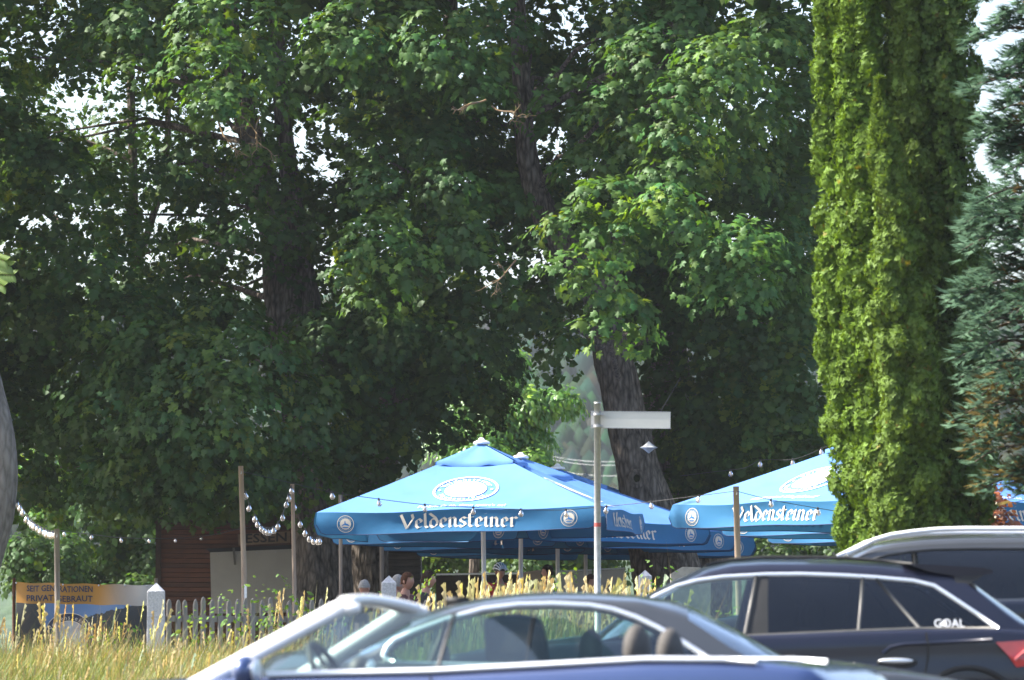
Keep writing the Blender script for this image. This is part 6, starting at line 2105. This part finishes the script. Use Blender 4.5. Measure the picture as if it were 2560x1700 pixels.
# windscreen frame: pillars, header, glass
def A_pt(t, sg):
    """along the pillar, 0 at the cowl to 1 at the header"""
    (ua, za), (ub, zb) = c.uz(470, 1706), c.uz(802, 1514)
    w = hwA * (.86 - .20 * t)
    return Vector((ua + (ub - ua) * t, sg * w, za + (zb - za) * t))
for sg in (-1, 1):
    mb = MB()
    rows = []
    for t in np.linspace(-.06, 1, 12):
        p = A_pt(t, sg)
        d = .5 + .5 * (1 - t)
        rows.append([p + Vector((du, sg * dv, dz)) for du, dv, dz in ((-.055, -.012, .02), (-.025, .022, .026), (.03, .03, .0), (.05, .02, -.028), (.02, -.03, -.03), (-.03, -.05, -.01))])
    mb.grid(rows, close_v=True)
    mb.build('windscreen_pillar', M['silver'], c.root, True)
mb = MB(); rows = []
for v_ in np.linspace(-1, 1, 21):
    p = A_pt(1, 1); y = v_ * p.y
    cz_ = .045 * (1 - v_ * v_); cu = -.10 * (1 - v_ * v_)
    q = Vector((p.x + cu, y, p.z + cz_))
    rows.append([q + Vector(o) for o in ((-.05, 0, -.015), (-.02, 0, .022), (.05, 0, .026), (.085, 0, .0), (.06, 0, -.03), (0, 0, -.035))])
mb.grid(rows, close_v=True); mb.build('windscreen_header', M['silver'], c.root, True)
for s_ in (-1, 1):
    mb = MB(); p = A_pt(1, s_); mb.ball(p + Vector((.035, 0, -.012)), .055, 10, 7, (1.3, .6, .62)); mb.build('latch_cover', M['white_cap'], c.root, True)
mb = MB()
mb.grid([[Vector((A_pt(t, 1).x - .11 * (1 - v_ * v_), A_pt(t, 1).y * v_, A_pt(t, 1).z + .045 * (1 - v_ * v_) * t)) for v_ in np.linspace(-.97, .97, 15)] for t in np.linspace(0, .98, 8)])
mb.build('windscreen', M['screen_glass'], c.root, True)
mb = MB(); q = A_pt(.82, 1); mb.box((q.x + .03, .02, q.z + .02), (.03, .17, .05)); mb.build('rear_view_mirror', M['black'], c.root)
c.wb_ = .90
# raised door glass with its rear edge
def flat_side(u, z, sg): return Vector((u, sg * (c.width(u) * .9 - .25 * max(0, z - .95)), z))
dg_ = T([(645, 1690), (700, 1645), (790, 1560), (835, 1535), (900, 1528), (1000, 1530), (1110, 1534), (1096, 1590), (1076, 1683), (900, 1688)])
qg_ = T([(1116, 1534), (1180, 1538), (1212, 1549), (1260, 1580), (1300, 1612), (1344, 1668), (1200, 1676), (1080, 1683), (1100, 1590)])
for nm, pg in (('door_window', dg_), ('quarter_window', qg_)):
    for sg in (-1, 1):
        mb = MB(); P = [flat_side(u, z, sg) for u, z in pg]; mb.add(P + [sum(P, Vector()) / len(P)], [(i, (i + 1) % len(P), len(P)) for i in range(len(P))]); mb.build(nm, M['glass_green'], c.root)
for sg in (-1, 1):
    mb = MB(); mb.tube([flat_side(u, z, sg) for u, z in T([(1113, 1534), (1098, 1592), (1078, 1683)])], .010, 6); mb.build('window_seal', M['plastic'], c.root, True)
    mb = MB(); mb.tube([Vector((u, sg * (c.width(u) * .94 + .006), z + .012)) for u, z in T([(655, 1693), (900, 1687), (1075, 1683), (1370, 1667), (1600, 1654), (1790, 1655), (1870, 1660)])], .014, 8); mb.build('sill_trim', M['chrome'], c.root, True)
    mb = MB(); mb.tube([Vector((u, sg * (c.width(u) * .992 + .003), z)) for u, z in T([(1076, 1690), (1078, 1720), (1074, 1780), (1060, 1900)])], .006, 5); mb.build('door_gap', M['rubber'], c.root)
    mb = MB(); u_ = u1 - .1; mb.ball((u_, sg * .64, .80), .15, 14, 9, (.75, 1.1, .62)); mb.build('tail_light', M['lamp_red'], c.root, True)
    mb = MB(); mb.ball((u0 + .15, sg * .62, .62), .16, 12, 8, (.7, 1.1, .5)); mb.build('headlight', M['lamp_white'], c.root, True)
# headrests of the rear seats, front seats, dashboard, wheel
zb_ = c.uz(0, 1578)[1]
c.seat(c.uz(1500, 0)[0] - .17, -.30, -1, zb_ + .01, w=.2)
c.seat(c.uz(1500, 0)[0] - .16, .33, -1, zb_ - .005, w=.2)
for v_ in (-.36, .36):
    c.seat(c.uz(1080, 0)[0] - .1, v_, -1, c.uz(0, 1650)[1], head=False)
c.dash(c.uz(640, 0)[0], -1, c.uz(0, 1680)[1])
c.steering(c.uz(735, 0)[0], -.34, c.uz(0, 1690)[1], -1)
c.mirror(c.uz(615, 0)[0], c.uz(0, 1668)[1] - .02, -1, c.paint)
c.wheels((c.uz(210, 0)[0], c.uz(1640, 0)[0]), .32)
